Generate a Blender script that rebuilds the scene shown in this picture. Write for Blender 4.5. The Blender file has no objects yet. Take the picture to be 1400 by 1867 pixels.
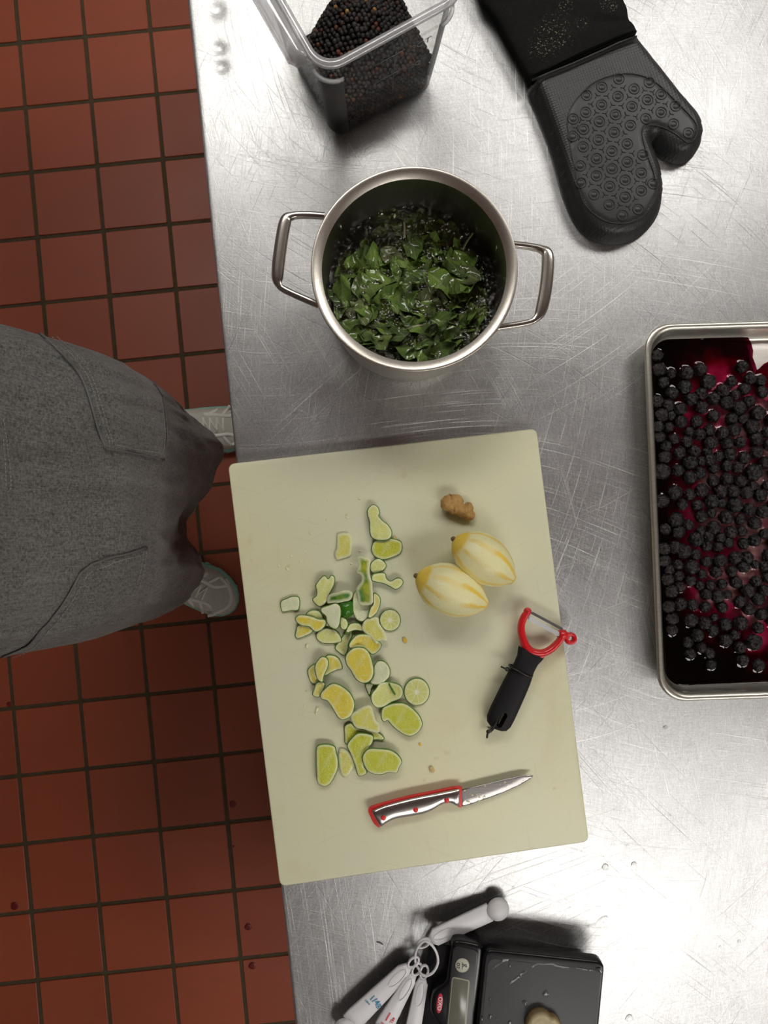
import bpy, bmesh, math, random
import numpy as np
from mathutils import Vector, Matrix, noise as mnoise
from mathutils.geometry import delaunay_2d_cdt
from mathutils.bvhtree import BVHTree

C = bpy.context.scene.collection
SC = bpy.context.scene
PI = math.pi
T = 0.9                      # height of the steel table top
F, CH = 1410.58, 1.85689     # focal length in px of a 1400x1867 frame, camera height

# ------------------------------------------------------------------ camera
RX, RY = 0.02664, -0.00542
RM = Matrix.Rotation(RX, 3, 'X') @ Matrix.Rotation(RY, 3, 'Y')
cam_d = bpy.data.cameras.new('camera'); cam = bpy.data.objects.new('camera', cam_d); C.objects.link(cam)
cam_d.sensor_fit = 'VERTICAL'; cam_d.sensor_height = 24.0; cam_d.lens = F / 1867 * 24.0
cam_d.clip_start = 0.02; cam_d.clip_end = 50
cam.matrix_world = Matrix.Translation((0, 0, CH)) @ RM.to_4x4()
SC.camera = cam

# ------------------------------------------------------------------ world, exposure
w = bpy.data.worlds.new('world'); SC.world = w; w.use_nodes = True
w.node_tree.nodes['Background'].inputs[0].default_value = (.8, .85, .9, 1)
w.node_tree.nodes['Background'].inputs[1].default_value = .15
SC.view_settings.view_transform = 'Standard'; SC.view_settings.look = 'None'
SC.view_settings.gamma = 1; SC.view_settings.use_curve_mapping = False
SC.view_settings.exposure = 0.0
SC.cycles.use_denoising = True
SC.cycles.max_bounces = 8; SC.cycles.diffuse_bounces = 4; SC.cycles.glossy_bounces = 4
SC.cycles.transparent_max_bounces = 16; SC.cycles.caustics_reflective = False
SC.cycles.sample_clamp_indirect = 4.0

LAMP = 12.5                                   # radiance of the ceiling panels
LAMPS = [(-.35, 1.75), (1.45, 1.75), (.80, -1.75), (2.3, -1.75)]

# ------------------------------------------------------------------ helpers
def P(px, py, z=T):
    d = RM @ Vector(((px - 700) / F, -(py - 933.5) / F, -1))
    t = (z - CH) / d.z
    return Vector((d.x * t, d.y * t, z))
def ray(px, py):
    return RM @ Vector(((px - 700) / F, -(py - 933.5) / F, -1)).normalized()
def crop(pts, s, ox, oy, z):
    return [P(ox + x / s, oy + y / s, z).xy for x, y in pts]

def tag(o, label=None, cat=None, group=None, kind=None):
    if label: o['label'] = label
    if cat: o['category'] = cat
    if group: o['group'] = group
    if kind: o['kind'] = kind
    return o
def empty(name, loc=(0, 0, 0), label=None, cat=None, group=None, rz=0):
    o = bpy.data.objects.new(name, None); C.objects.link(o); o.location = loc; o.rotation_euler.z = rz
    o.empty_display_size = .02
    return tag(o, label, cat, group)
def link(name, me, parent=None, m=None):
    o = bpy.data.objects.new(name, me); C.objects.link(o)
    if m is not None and not me.materials: me.materials.append(m)
    if parent is not None:
        o.parent = parent
        o.matrix_parent_inverse = Matrix.Identity(4)
    return o
def mesh(name, verts, faces, m=None, parent=None, smooth=True, uv=None, loc=None):
    """verts in world coords; put relative to parent's location when it has one"""
    off = Vector((0, 0, 0))
    if parent is not None:
        p = parent
        while p is not None: off = off + p.location; p = p.parent
    elif loc is not None: off = Vector(loc)
    me = bpy.data.meshes.new(name)
    me.from_pydata([tuple(Vector(v) - off) for v in verts], [], [tuple(f) for f in faces])
    me.validate(); 
    if smooth: me.polygons.foreach_set('use_smooth', [True] * len(me.polygons))
    if uv is not None:
        lay = me.uv_layers.new(name='UVMap')
        vi = np.zeros(len(me.loops), int); me.loops.foreach_get('vertex_index', vi)
        lay.data.foreach_set('uv', np.asarray(uv, float)[vi].ravel())
    me.update()
    o = link(name, me, parent, m)
    if loc is not None and parent is None: o.location = loc
    return o
def bmobj(name, bm, m=None, parent=None, smooth=True, loc=None):
    bm.verts.ensure_lookup_table()
    vs = [v.co.copy() for v in bm.verts]; bm.verts.index_update()
    fs = [[v.index for v in f.verts] for f in bm.faces]; bm.free()
    return mesh(name, vs, fs, m, parent, smooth, None, loc)
def autosmooth(o, ang=40):
    me = o.data
    bm = bmesh.new(); bm.from_mesh(me)
    for e in bm.edges:
        if len(e.link_faces) == 2 and e.calc_face_angle(0) > math.radians(ang): e.smooth = False
    bm.to_mesh(me); bm.free(); return o

def cr(pts, n=8, closed=True):
    """Catmull-Rom through points"""
    pts = [Vector(p) for p in pts]; N = len(pts); out = []
    rng = range(N) if closed else range(N - 1)
    for i in rng:
        p1, p2 = pts[i], pts[(i + 1) % N]
        p0 = pts[(i - 1) % N] if closed or i > 0 else p1 * 2 - p2
        p3 = pts[(i + 2) % N] if closed or i < N - 2 else p2 * 2 - p1
        for k in range(n):
            t = k / n
            out.append(.5 * ((2 * p1) + (-p0 + p2) * t + (2 * p0 - 5 * p1 + 4 * p2 - p3) * t * t + (-p0 + 3 * p1 - 3 * p2 + p3) * t ** 3))
    if not closed: out.append(pts[-1])
    return out
def area2(o): return sum(o[i - 1][0] * o[i][1] - o[i][0] * o[i - 1][1] for i in range(len(o))) / 2
def ccw(o): return o if area2(o) > 0 else o[::-1]
def inset(o, d):
    out = []; N = len(o)
    for i in range(N):
        a, b, c = Vector(o[i - 1]), Vector(o[i]), Vector(o[(i + 1) % N])
        e1 = (b - a); e2 = (c - b)
        n1 = Vector((-e1.y, e1.x)); n2 = Vector((-e2.y, e2.x))
        if n1.length < 1e-9: n1 = n2
        if n2.length < 1e-9: n2 = n1
        n = (n1.normalized() + n2.normalized())
        k = max(.35, n.length / 2)
        out.append(b + n.normalized() * d / k if n.length > 1e-6 else b)
    return out
def slab(name, outline, z0, z1, r=.002, m=None, parent=None, segs=3, rb=None, loc=None):
    o = ccw([Vector(p) for p in outline]); N = len(o); rb = r * .6 if rb is None else rb
    rings = []
    for k in range(segs + 1):
        a = k / segs * PI / 2
        rings.append((inset(o, rb * (1 - math.sin(a))), z0 + rb * (1 - math.cos(a))))
    for k in range(segs + 1):
        a = k / segs * PI / 2
        rings.append((inset(o, r * (1 - math.cos(a))), z1 - r * (1 - math.sin(a))))
    vs, fs = [], []
    for ring, z in rings: vs += [(p[0], p[1], z) for p in ring]
    for j in range(len(rings) - 1):
        for i in range(N):
            a = j * N + i; b = j * N + (i + 1) % N
            fs.append((a, b, b + N, a + N))
    fs.append(tuple(range(N - 1, -1, -1))); L = (len(rings) - 1) * N
    fs.append(tuple(range(L, L + N)))
    return autosmooth(mesh(name, vs, fs, m, parent, True, None, loc), 50)
def rrect(w_, h_, r, n=6, cx=0, cy=0, rot=0, z=None):
    out = []
    for sx, sy, a0 in ((1, 1, 0), (-1, 1, PI / 2), (-1, -1, PI), (1, -1, 3 * PI / 2)):
        for k in range(n + 1):
            a = a0 + k / n * PI / 2
            x = sx * (w_ / 2 - r) + r * math.cos(a); y = sy * (h_ / 2 - r) + r * math.sin(a)
            out.append(Vector((cx + x * math.cos(rot) - y * math.sin(rot), cy + x * math.sin(rot) + y * math.cos(rot))))
    return out
def rings_mesh(name, rings, m=None, parent=None, closed_ring=True, caps=(False, False), loop=False, loc=None, smooth=True):
    N = len(rings[0]); vs, fs = [], []
    for r in rings: vs += [tuple(p) for p in r]
    M = len(rings)
    for j in range(M if loop else M - 1):
        for i in range(N if closed_ring else N - 1):
            a = j * N + i; b = j * N + (i + 1) % N; c = ((j + 1) % M) * N + (i + 1) % N; d = ((j + 1) % M) * N + i
            fs.append((a, b, c, d))
    if caps[0]: fs.append(tuple(range(N - 1, -1, -1)))
    if caps[1]: fs.append(tuple(range((M - 1) * N, M * N)))
    return mesh(name, vs, fs, m, parent, smooth, None, loc)
def lathe(name, prof, center, m=None, parent=None, n=64, loc=None):
    rings = [[(center[0] + r * math.cos(2 * PI * i / n), center[1] + r * math.sin(2 * PI * i / n), z) for i in range(n)] for r, z in prof]
    return rings_mesh(name, rings, m, parent, loc=loc)
def tube_rings(path, r, n=8, closed=False, flat=1.0, up=None):
    path = [Vector(p) for p in path]; rings = []; N = len(path); prev = None
    for i, p in enumerate(path):
        a = path[i - 1] if (i > 0 or closed) else p; b = path[(i + 1) % N] if (i < N - 1 or closed) else p
        t = (b - a).normalized()
        ref = Vector(up) if up is not None else (prev if prev is not None else (Vector((0, 0, 1)) if abs(t.z) < .9 else Vector((1, 0, 0))))
        u = (ref - t * ref.dot(t)).normalized(); v = t.cross(u); prev = u
        rr = r[i] if isinstance(r, (list, tuple)) else r
        rings.append([p + (u * math.cos(2 * PI * k / n) * flat + v * math.sin(2 * PI * k / n)) * rr for k in range(n)])
    return rings
def tube(name, path, r, m=None, parent=None, n=8, closed=False, flat=1.0, up=None, loc=None):
    return rings_mesh(name, tube_rings(path, r, n, closed, flat, up), m, parent, caps=(not closed, not closed), loop=closed, loc=loc)

def fill(outline, sp):
    """triangulated polygon with interior points; returns pts, tris, boundary index list, edge distance"""
    o = ccw([Vector(p) for p in outline]); N = len(o)
    A = np.array([(p[0], p[1]) for p in o]); B = np.roll(A, -1, 0)
    mn, mx = A.min(0), A.max(0)
    gx = np.arange(mn[0], mx[0], sp); gy = np.arange(mn[1], mx[1], sp * .87)
    G = []
    for j, y in enumerate(gy):
        for x in gx: G.append((x + (sp / 2 if j % 2 else 0), y))
    G = np.array(G)
    # inside test
    ins = np.zeros(len(G), bool)
    for a, b in zip(A, B):
        c = ((a[1] > G[:, 1]) != (b[1] > G[:, 1]))
        with np.errstate(divide='ignore', invalid='ignore'):
            xi = (b[0] - a[0]) * (G[:, 1] - a[1]) / (b[1] - a[1]) + a[0]
        ins ^= c & (G[:, 0] < xi)
    G = G[ins]
    def dist(Q):
        d = np.full(len(Q), 1e9)
        for a, b in zip(A, B):
            e = b - a; L = max((e ** 2).sum(), 1e-14)
            t = np.clip(((Q - a) @ e) / L, 0, 1)
            d = np.minimum(d, np.hypot(*(Q - a - t[:, None] * e).T))
        return d
    if len(G): G = G[dist(G) > sp * .45]
    allp = [Vector(p) for p in A] + [Vector(p) for p in G]
    edges = [(i, (i + 1) % N) for i in range(N)]
    vo, eo, fo, ov, oe, of = delaunay_2d_cdt(allp, edges, [], 1, 1e-7)
    idx = {}
    for k, l in enumerate(ov):
        for q in l: idx[q] = k
    bnd = [idx[i] for i in range(N)]
    Q = np.array([(v.x, v.y) for v in vo]); D = dist(Q); D[bnd] = 0
    tris = []
    for f in fo:
        a, b, c = [Q[i] for i in f[:3]]
        s = (b[0] - a[0]) * (c[1] - a[1]) - (b[1] - a[1]) * (c[0] - a[0])
        tris.append(tuple(f) if s > 0 else tuple(f[::-1]))
    return Q, tris, bnd, D
def pillow(name, outline, sp, top, z0, m=None, parent=None, uvf=None, skirt=None, loc=None):
    """top(d,x,y)->z ; flat bottom at z0 ; uvf(d,x,y)->(u,v); skirt = outward bulge of lower ring"""
    Q, tris, bnd, D = fill(outline, sp)
    vs = [(q[0], q[1], top(d, q[0], q[1])) for q, d in zip(Q, D)]
    uv = [uvf(d, q[0], q[1]) if uvf else (d, 0) for q, d in zip(Q, D)]
    fs = list(tris); n0 = len(vs); N = len(bnd)
    bo = [Vector(Q[i]) for i in bnd]
    rings = [(0.0, 1.0)] if skirt is None else [(skirt, .55), (skirt * .8, .0)]
    if skirt is None: rings = [(0.0, 0.0)]
    prev = bnd
    for k, (off, fr) in enumerate(rings):
        rr = inset(bo, -off) if off else bo
        cur = []
        for i, p in enumerate(rr):
            zt = vs[bnd[i]][2]
            cur.append(len(vs)); vs.append((p[0], p[1], z0 + (zt - z0) * fr)); uv.append((-1.0, 0))
        for i in range(N):
            j = (i + 1) % N; fs.append((prev[i], cur[i], cur[j], prev[j]))
        prev = cur
    fs.append(tuple(prev[::-1]))
    return mesh(name, vs, fs, m, parent, True, uv, loc)
def textmesh(body, size, depth=.0002):
    cu = bpy.data.curves.new('print', 'FONT'); cu.body = body; cu.size = size; cu.align_x = 'CENTER'; cu.align_y = 'CENTER'
    cu.extrude = depth; cu.resolution_u = 3
    ob = bpy.data.objects.new('print', cu)
    me = bpy.data.meshes.new_from_object(ob); bpy.data.objects.remove(ob); return me
def put_text(name, body, size, pos, rz, m, parent, bold=0):
    me = textmesh(body, size); me.materials.clear(); me.materials.append(m)
    o = link(name, me, parent)
    off = Vector((0, 0, 0)); p = parent
    while p is not None: off = off + p.location; p = p.parent
    o.location = Vector(pos) - off; o.rotation_euler.z = rz
    return o
def boolean(o, cutter):
    md = o.modifiers.new('b', 'BOOLEAN'); md.object = cutter; md.operation = 'DIFFERENCE'; md.solver = 'EXACT'
    bpy.context.view_layer.update()
    dg = bpy.context.evaluated_depsgraph_get()
    me = bpy.data.meshes.new_from_object(o.evaluated_get(dg)); o.modifiers.clear(); o.data = me
    bpy.data.objects.remove(cutter)
def apply_mods(o):
    bpy.context.view_layer.update()
    dg = bpy.context.evaluated_depsgraph_get()
    me = bpy.data.meshes.new_from_object(o.evaluated_get(dg)); o.modifiers.clear(); o.data = me
    me.polygons.foreach_set('use_smooth', [True] * len(me.polygons)); return o
def ico(sub, r=1.0):
    bm = bmesh.new(); bmesh.ops.create_icosphere(bm, subdivisions=sub, radius=r)
    vs = [v.co.copy() for v in bm.verts]; bm.verts.index_update(); fs = [[v.index for v in f.verts] for f in bm.faces]; bm.free()
    return vs, fs

# ------------------------------------------------------------------ materials
class NM:
    def __init__(s, name):
        s.m = bpy.data.materials.new(name); s.m.use_nodes = True; s.t = s.m.node_tree
        s.b = s.t.nodes['Principled BSDF']; s.out = s.t.nodes['Material Output']
    def n(s, typ, **kw):
        nd = s.t.nodes.new('ShaderNode' + typ)
        for k, v in kw.items():
            if k in nd.inputs: s.set(nd.inputs[k], v)
            else: setattr(nd, k, v)
        return nd
    def set(s, sock, v):
        if isinstance(v, bpy.types.NodeSocket): s.t.links.new(v, sock)
        elif isinstance(v, bpy.types.Node): s.t.links.new(v.outputs[0], sock)
        else:
            if isinstance(v, (tuple, list)) and len(v) == 3 and sock.type == 'RGBA': v = (*v, 1)
            sock.default_value = v
    def bs(s, **kw):
        names = dict(color='Base Color', rough='Roughness', metal='Metallic', spec='Specular IOR Level', coat='Coat Weight', sss='Subsurface Weight', normal='Normal', sheen='Sheen Weight', aniso='Anisotropic', coatr='Coat Roughness', alpha='Alpha', emis='Emission Color', emiss='Emission Strength', tint='Specular Tint')
        for k, v in kw.items(): s.set(s.b.inputs[names[k]], v)
        return s
    def coord(s, kind='Object'): return s.n('TexCoord').outputs[kind]
    def mapping(s, vec, scale=(1, 1, 1), rot=(0, 0, 0), loc=(0, 0, 0)):
        nd = s.n('Mapping'); s.set(nd.inputs['Vector'], vec); nd.inputs['Scale'].default_value = scale; nd.inputs['Rotation'].default_value = rot; nd.inputs['Location'].default_value = loc
        return nd.outputs[0]
    def noise(s, vec, scale=5, detail=3, rough=.5, dist=0):
        nd = s.n('TexNoise'); s.set(nd.inputs['Vector'], vec); nd.inputs['Scale'].default_value = scale; nd.inputs['Detail'].default_value = detail; nd.inputs['Roughness'].default_value = rough; nd.inputs['Distortion'].default_value = dist
        return nd.outputs[0]
    def ramp(s, fac, stops, interp='LINEAR'):
        nd = s.n('ValToRGB'); s.set(nd.inputs[0], fac); cr_ = nd.color_ramp; cr_.interpolation = interp
        while len(cr_.elements) < len(stops): cr_.elements.new(.5)
        for e, (p, c) in zip(cr_.elements, stops):
            e.position = p; e.color = (c, c, c, 1) if isinstance(c, (int, float)) else (*c, 1)
        return nd.outputs[0]
    def mix(s, fac, a, b, blend='MIX'):
        nd = s.n('MixRGB'); nd.blend_type = blend; s.set(nd.inputs[0], fac); s.set(nd.inputs[1], a); s.set(nd.inputs[2], b)
        return nd.outputs[0]
    def math(s, op, a, b=0.0, c=0.0):
        nd = s.n('Math'); nd.operation = op; s.set(nd.inputs[0], a); s.set(nd.inputs[1], b); s.set(nd.inputs[2], c); return nd.outputs[0]
    def bump(s, h, strength=.3, dist=.001, normal=None):
        nd = s.n('Bump'); s.set(nd.inputs['Height'], h); nd.inputs['Strength'].default_value = strength; nd.inputs['Distance'].default_value = dist
        if normal is not None: s.set(nd.inputs['Normal'], normal)
        return nd.outputs[0]
def plain(name, color, rough=.5, metal=0, var=.0, vs=40, bump=0, bs=200, **kw):
    s = NM(name); s.bs(rough=rough, metal=metal, **kw)
    co = s.coord()
    if var:
        f = s.noise(co, vs, 4)
        s.bs(color=s.mix(f, tuple(c * (1 - var) for c in color), tuple(min(1, c * (1 + var)) for c in color)))
    else: s.bs(color=color)
    if bump: s.bs(normal=s.bump(s.noise(co, bs, 3), bump))
    return s.m

def mat_steel_table():
    s = NM('scratched_steel'); co = s.coord()
    wob = s.noise(co, 3.5, 2); 
    wv = s.n('VectorMath', operation='MULTIPLY_ADD'); s.set(wv.inputs[0], s.n('TexNoise', Scale=2.6, Detail=0.0).outputs[1]); wv.inputs[1].default_value = (.28, .28, 0); s.set(wv.inputs[2], co)
    v = wv.outputs[0]
    masks = []; 
    for i, (ang, sx, sy, lo, hi) in enumerate([(.15, 5, 640, .60, .72), (1.25, 6, 720, .60, .72), (-.65, 4.5, 700, .60, .72), (1.75, 9, 820, .58, .72), (.75, 6, 560, .62, .72), (-1.1, 8, 640, .62, .72)]):
        mp = s.mapping(v, (sx, sy, 1), (0, 0, ang), (i * 3.1, i * 1.7, 0))
        # mapping rotates after scaling, so rotate first
        r1 = s.mapping(v, (1, 1, 1), (0, 0, ang), (i * .31, i * .17, 0)); mp = s.mapping(r1, (sx, sy, 1))
        nz = s.noise(mp, 1, 2, .6)
        k = s.ramp(nz, [(lo, 0), (hi, 1)])
        gate = s.ramp(s.noise(s.mapping(co, (1, 1, 1), (0, 0, 0), (i * 5.3, i * 2.9, 0)), 5, 2), [(.38, .12), (.66, 1)])
        masks.append(s.math('MULTIPLY', k, gate))
    tot = masks[0]
    for k in masks[1:4]: tot = s.math('MAXIMUM', tot, k)
    dk = s.math('MAXIMUM', masks[4], masks[5])
    grain = s.noise(s.mapping(v, (40, 900, 1), (0, 0, 0)), 1, 3, .7)
    grain2 = s.noise(s.mapping(s.mapping(v, (1, 1, 1), (0, 0, 1.5)), (50, 900, 1)), 1, 3, .7)
    fine = s.noise(co, 380, 4, .7)
    blot = s.noise(co, 6, 3)
    base = s.mix(blot, (.47, .472, .475), (.56, .562, .565))
    base = s.mix(s.math('MULTIPLY', s.ramp(grain, [(.35, 0), (.7, 1)]), .55), base, (.80, .80, .80))
    base = s.mix(s.math('MULTIPLY', s.ramp(grain2, [(.35, 0), (.7, 1)]), .42), base, (.26, .26, .26))
    base = s.mix(s.math('MULTIPLY', s.ramp(fine, [(.4, 0), (.65, 1)]), .34), base, (.24, .24, .24))
    base = s.mix(s.math('MULTIPLY', tot, .62), base, (.98, .97, .95))
    base = s.mix(s.math('MULTIPLY', dk, .6), base, (.17, .17, .17))
    rough = s.math('MULTIPLY_ADD', s.noise(co, 14, 4), .12, .38)
    rough = s.math('MULTIPLY_ADD', tot, .12, rough)
    h = s.math('ADD', s.math('MULTIPLY', grain, .3), s.math('MULTIPLY', fine, .35)); h = s.math('ADD', h, s.math('MULTIPLY', tot, .5)); h = s.math('SUBTRACT', h, s.math('MULTIPLY', dk, .5))
    nrm = s.bump(h, .42, .0005)
    s.bs(color=base, metal=1.0, rough=rough, normal=nrm)
    return s.m
STEEL = mat_steel_table()

def mat_brushed(name, col, rough=.28, scale=(600, 600, 12), bump=.12):
    s = NM(name); co = s.coord(); g = s.noise(s.mapping(co, scale), 1, 3, .6)
    s.bs(color=s.mix(g, tuple(c * .8 for c in col), tuple(min(1, c * 1.15) for c in col)), metal=1, rough=rough, normal=s.bump(g, bump, .0004)); return s.m
POTM = mat_brushed('brushed_pot_steel', (.66, .62, .55), .33)
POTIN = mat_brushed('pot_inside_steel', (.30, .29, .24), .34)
HANDLE = plain('cast_steel', (.56, .53, .49), .22, 1, .1)
ALU = mat_brushed('worn_aluminium', (.70, .68, .60), .36, (30, 400, 30))
ALUF = mat_brushed('pan_floor_aluminium', (.80, .76, .72), .45, (30, 300, 30))

def mat_board():
    s = NM('cutting_board_plastic'); co = s.coord()
    big = s.noise(co, 3.2, 2); f = s.noise(co, 60, 4)
    col = s.mix(s.ramp(big, [(.35, 0), (.68, 1)]), (.67, .675, .50), (.72, .70, .45))
    st = s.ramp(s.noise(co, 9, 4, .6, .6), [(.56, 0), (.78, 1)])
    col = s.mix(s.math('MULTIPLY', st, .5), col, (.62, .53, .28))
    sp = s.ramp(s.noise(co, 45, 2, .5), [(.70, 0), (.76, 1)]); sp = s.math('MULTIPLY', sp, s.ramp(s.noise(co, 7, 1), [(.5, 0), (.65, 1)]))
    col = s.mix(s.math('MULTIPLY', sp, .5), col, (.50, .33, .13))
    cut = None
    for i, (a, sy) in enumerate([(.3, 260), (-.5, 300), (1.4, 280)]):
        k = s.ramp(s.noise(s.mapping(s.mapping(co, (1, 1, 1), (0, 0, a), (i, i, 0)), (14, sy, 1)), 1, 1), [(.66, 0), (.72, 1)])
        cut = k if cut is None else s.math('MAXIMUM', cut, k)
    col = s.mix(s.math('MULTIPLY', cut, .10), col, (.45, .42, .28))
    h = s.math('ADD', s.math('MULTIPLY', f, .3), s.math('MULTIPLY', cut, -.5))
    s.bs(color=col, rough=.42, sss=.0, normal=s.bump(h, .08, .0005)); return s.m
BOARD = mat_board()

def mat_tile():
    s = NM('quarry_tile'); co = s.coord(); oi = s.n('ObjectInfo')
    geo = s.n('NewGeometry').outputs['Position']
    a = s.mix(oi.outputs['Random'], (.24, .046, .018), (.31, .062, .024))
    a = s.mix(s.math('MULTIPLY', s.ramp(s.noise(geo, 5, 5, .65), [(.45, 0), (.75, 1)]), .4), a, (.20, .045, .018))
    a = s.mix(s.math('MULTIPLY', s.ramp(s.noise(geo, 22, 5, .7, .5), [(.60, 0), (.68, 1)]), .25), a, (.19, .05, .014))
    a = s.mix(s.math('MULTIPLY', s.noise(geo, 300, 2), .18), a, (.40, .13, .07))
    s.bs(color=a, rough=s.math('MULTIPLY_ADD', s.noise(geo, 9, 3), .2, .38), spec=.45, normal=s.bump(s.noise(geo, 400, 3), .05, .0006)); return s.m
TILE = mat_tile()
GROUT = plain('dark_grout', (.060, .040, .016), .85, 0, .5, 60, .4, 250)

def mat_denim():
    s = NM('grey_denim'); co = s.coord()
    tw = s.n('TexWave', wave_type='BANDS', bands_direction='DIAGONAL', Scale=160.0, Distortion=2.0, Detail=2.0)
    s.set(tw.inputs['Vector'], s.mapping(co, (1, 1, 1)))
    fine = s.noise(s.mapping(co, (700, 260, 260)), 1, 3, .7)
    sl = s.noise(s.mapping(co, (60, 900, 60)), 1, 2, .6)
    wear = s.noise(co, 9, 4, .6)
    a = s.mix(s.ramp(fine, [(.3, 0), (.7, 1)]), (.026, .025, .023), (.20, .195, .182))
    a = s.mix(s.math('MULTIPLY', s.ramp(sl, [(.4, 0), (.7, 1)]), .45), a, (.26, .25, .235))
    a = s.mix(s.math('MULTIPLY', s.ramp(wear, [(.45, 0), (.75, 1)]), .3), a, (.24, .232, .215))
    a = s.mix(s.math('MULTIPLY', tw.outputs[0], .12), a, (.03, .03, .03))
    s.bs(color=a, rough=.92, spec=.15, sheen=.15, normal=s.bump(fine, .5, .0008)); return s.m
DENIM = mat_denim()
STITCH = plain('pale_stitching', (.30, .29, .27), .8, 0, .4, 900)
SEAM = plain('denim_hem', (.13, .126, .118), .9, 0, .4, 500, .3, 800)

def mat_liquid(name, tint, gloss=.05, rough=.02, bscale=60, bstr=.6, bdist=.002, ior=1.33, attr=None):
    s = NM(name); t = s.t; co = s.coord()
    tr = s.n('BsdfTransparent'); gl = s.n('BsdfGlossy'); gl.inputs['Roughness'].default_value = rough
    fr = s.n('Fresnel'); fr.inputs['IOR'].default_value = ior
    nb = s.bump(s.noise(co, bscale, 3, .55), bstr, bdist)
    s.set(gl.inputs['Normal'], nb); s.set(fr.inputs['Normal'], nb)
    if attr:
        at = s.n('UVMap'); sx = s.n('SeparateXYZ'); s.set(sx.inputs[0], at.outputs[0])
        dep = s.math('ADD', sx.outputs[0], s.math('MULTIPLY_ADD', s.noise(co, 45, 3), .5, -.25))
        col = s.ramp(dep, attr)
        s.set(tr.inputs[0], col)
    else: tr.inputs[0].default_value = (*tint, 1)
    mx = s.n('MixShader'); s.set(mx.inputs[0], s.math('ADD', fr.outputs[0], gloss)); s.set(mx.inputs[1], tr.outputs[0]); s.set(mx.inputs[2], gl.outputs[0])
    s.set(s.out.inputs[0], mx.outputs[0]); return s.m
BROTH = mat_liquid('herb_broth', (.88, .89, .66), .06, .03, 62, 1.0, .012)
WATER = mat_liquid('water', (.98, .98, .98), .0, .02, 20, .1, .001)
JUICE = mat_liquid('berry_juice', None, .01, .03, 60, .25, .001, 1.35, attr=[(0.0, (.92, .72, .74)), (.18, (.80, .14, .34)), (.46, (.36, .010, .075)), (.72, (.085, .002, .014)), (1.0, (.018, .0006, .003))])

def mat_plastic_clear():
    s = NM('clear_polycarbonate'); co = s.coord()
    lw = s.n('LayerWeight'); lw.inputs['Blend'].default_value = .35
    tr = s.n('BsdfTransparent'); tr.inputs[0].default_value = (.93, .93, .925, 1)
    gl = s.n('BsdfGlossy'); gl.inputs['Roughness'].default_value = .06
    nb = s.bump(s.noise(co, 90, 3), .12, .001); s.set(gl.inputs['Normal'], nb)
    f = s.math('MULTIPLY_ADD', s.math('POWER', lw.outputs['Facing'], 4.0), .30, .05)
    mx = s.n('MixShader'); s.set(mx.inputs[0], f); s.set(mx.inputs[1], tr.outputs[0]); s.set(mx.inputs[2], gl.outputs[0]); s.set(s.out.inputs[0], mx.outputs[0]); return s.m
CLEAR = mat_plastic_clear()
def mat_rim_clear():
    s = NM('clear_rim_plastic')
    tr = s.n('BsdfTransparent'); tr.inputs[0].default_value = (.85, .85, .86, 1)
    gl = s.n('BsdfPrincipled'); gl.inputs['Base Color'].default_value = (.72, .72, .73, 1); gl.inputs['Roughness'].default_value = .1; gl.inputs['Metallic'].default_value = .2
    mx = s.n('MixShader'); mx.inputs[0].default_value = .42; s.set(mx.inputs[1], tr.outputs[0]); s.set(mx.inputs[2], gl.outputs[0]); s.set(s.out.inputs[0], mx.outputs[0]); return s.m
CLRIM = mat_rim_clear()
def mat_corner():
    s = NM('refraction_grey_corner')
    tr = s.n('BsdfTransparent'); tr.inputs[0].default_value = (.42, .42, .42, 1)  # grey put into the tint for internal reflections in the rounded corners
    gl = s.n('BsdfPrincipled'); gl.inputs['Base Color'].default_value = (.22, .22, .215, 1); gl.inputs['Roughness'].default_value = .3
    mx = s.n('MixShader'); mx.inputs[0].default_value = .38; s.set(mx.inputs[1], tr.outputs[0]); s.set(mx.inputs[2], gl.outputs[0]); s.set(s.out.inputs[0], mx.outputs[0]); return s.m
CORNER = mat_corner()

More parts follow.
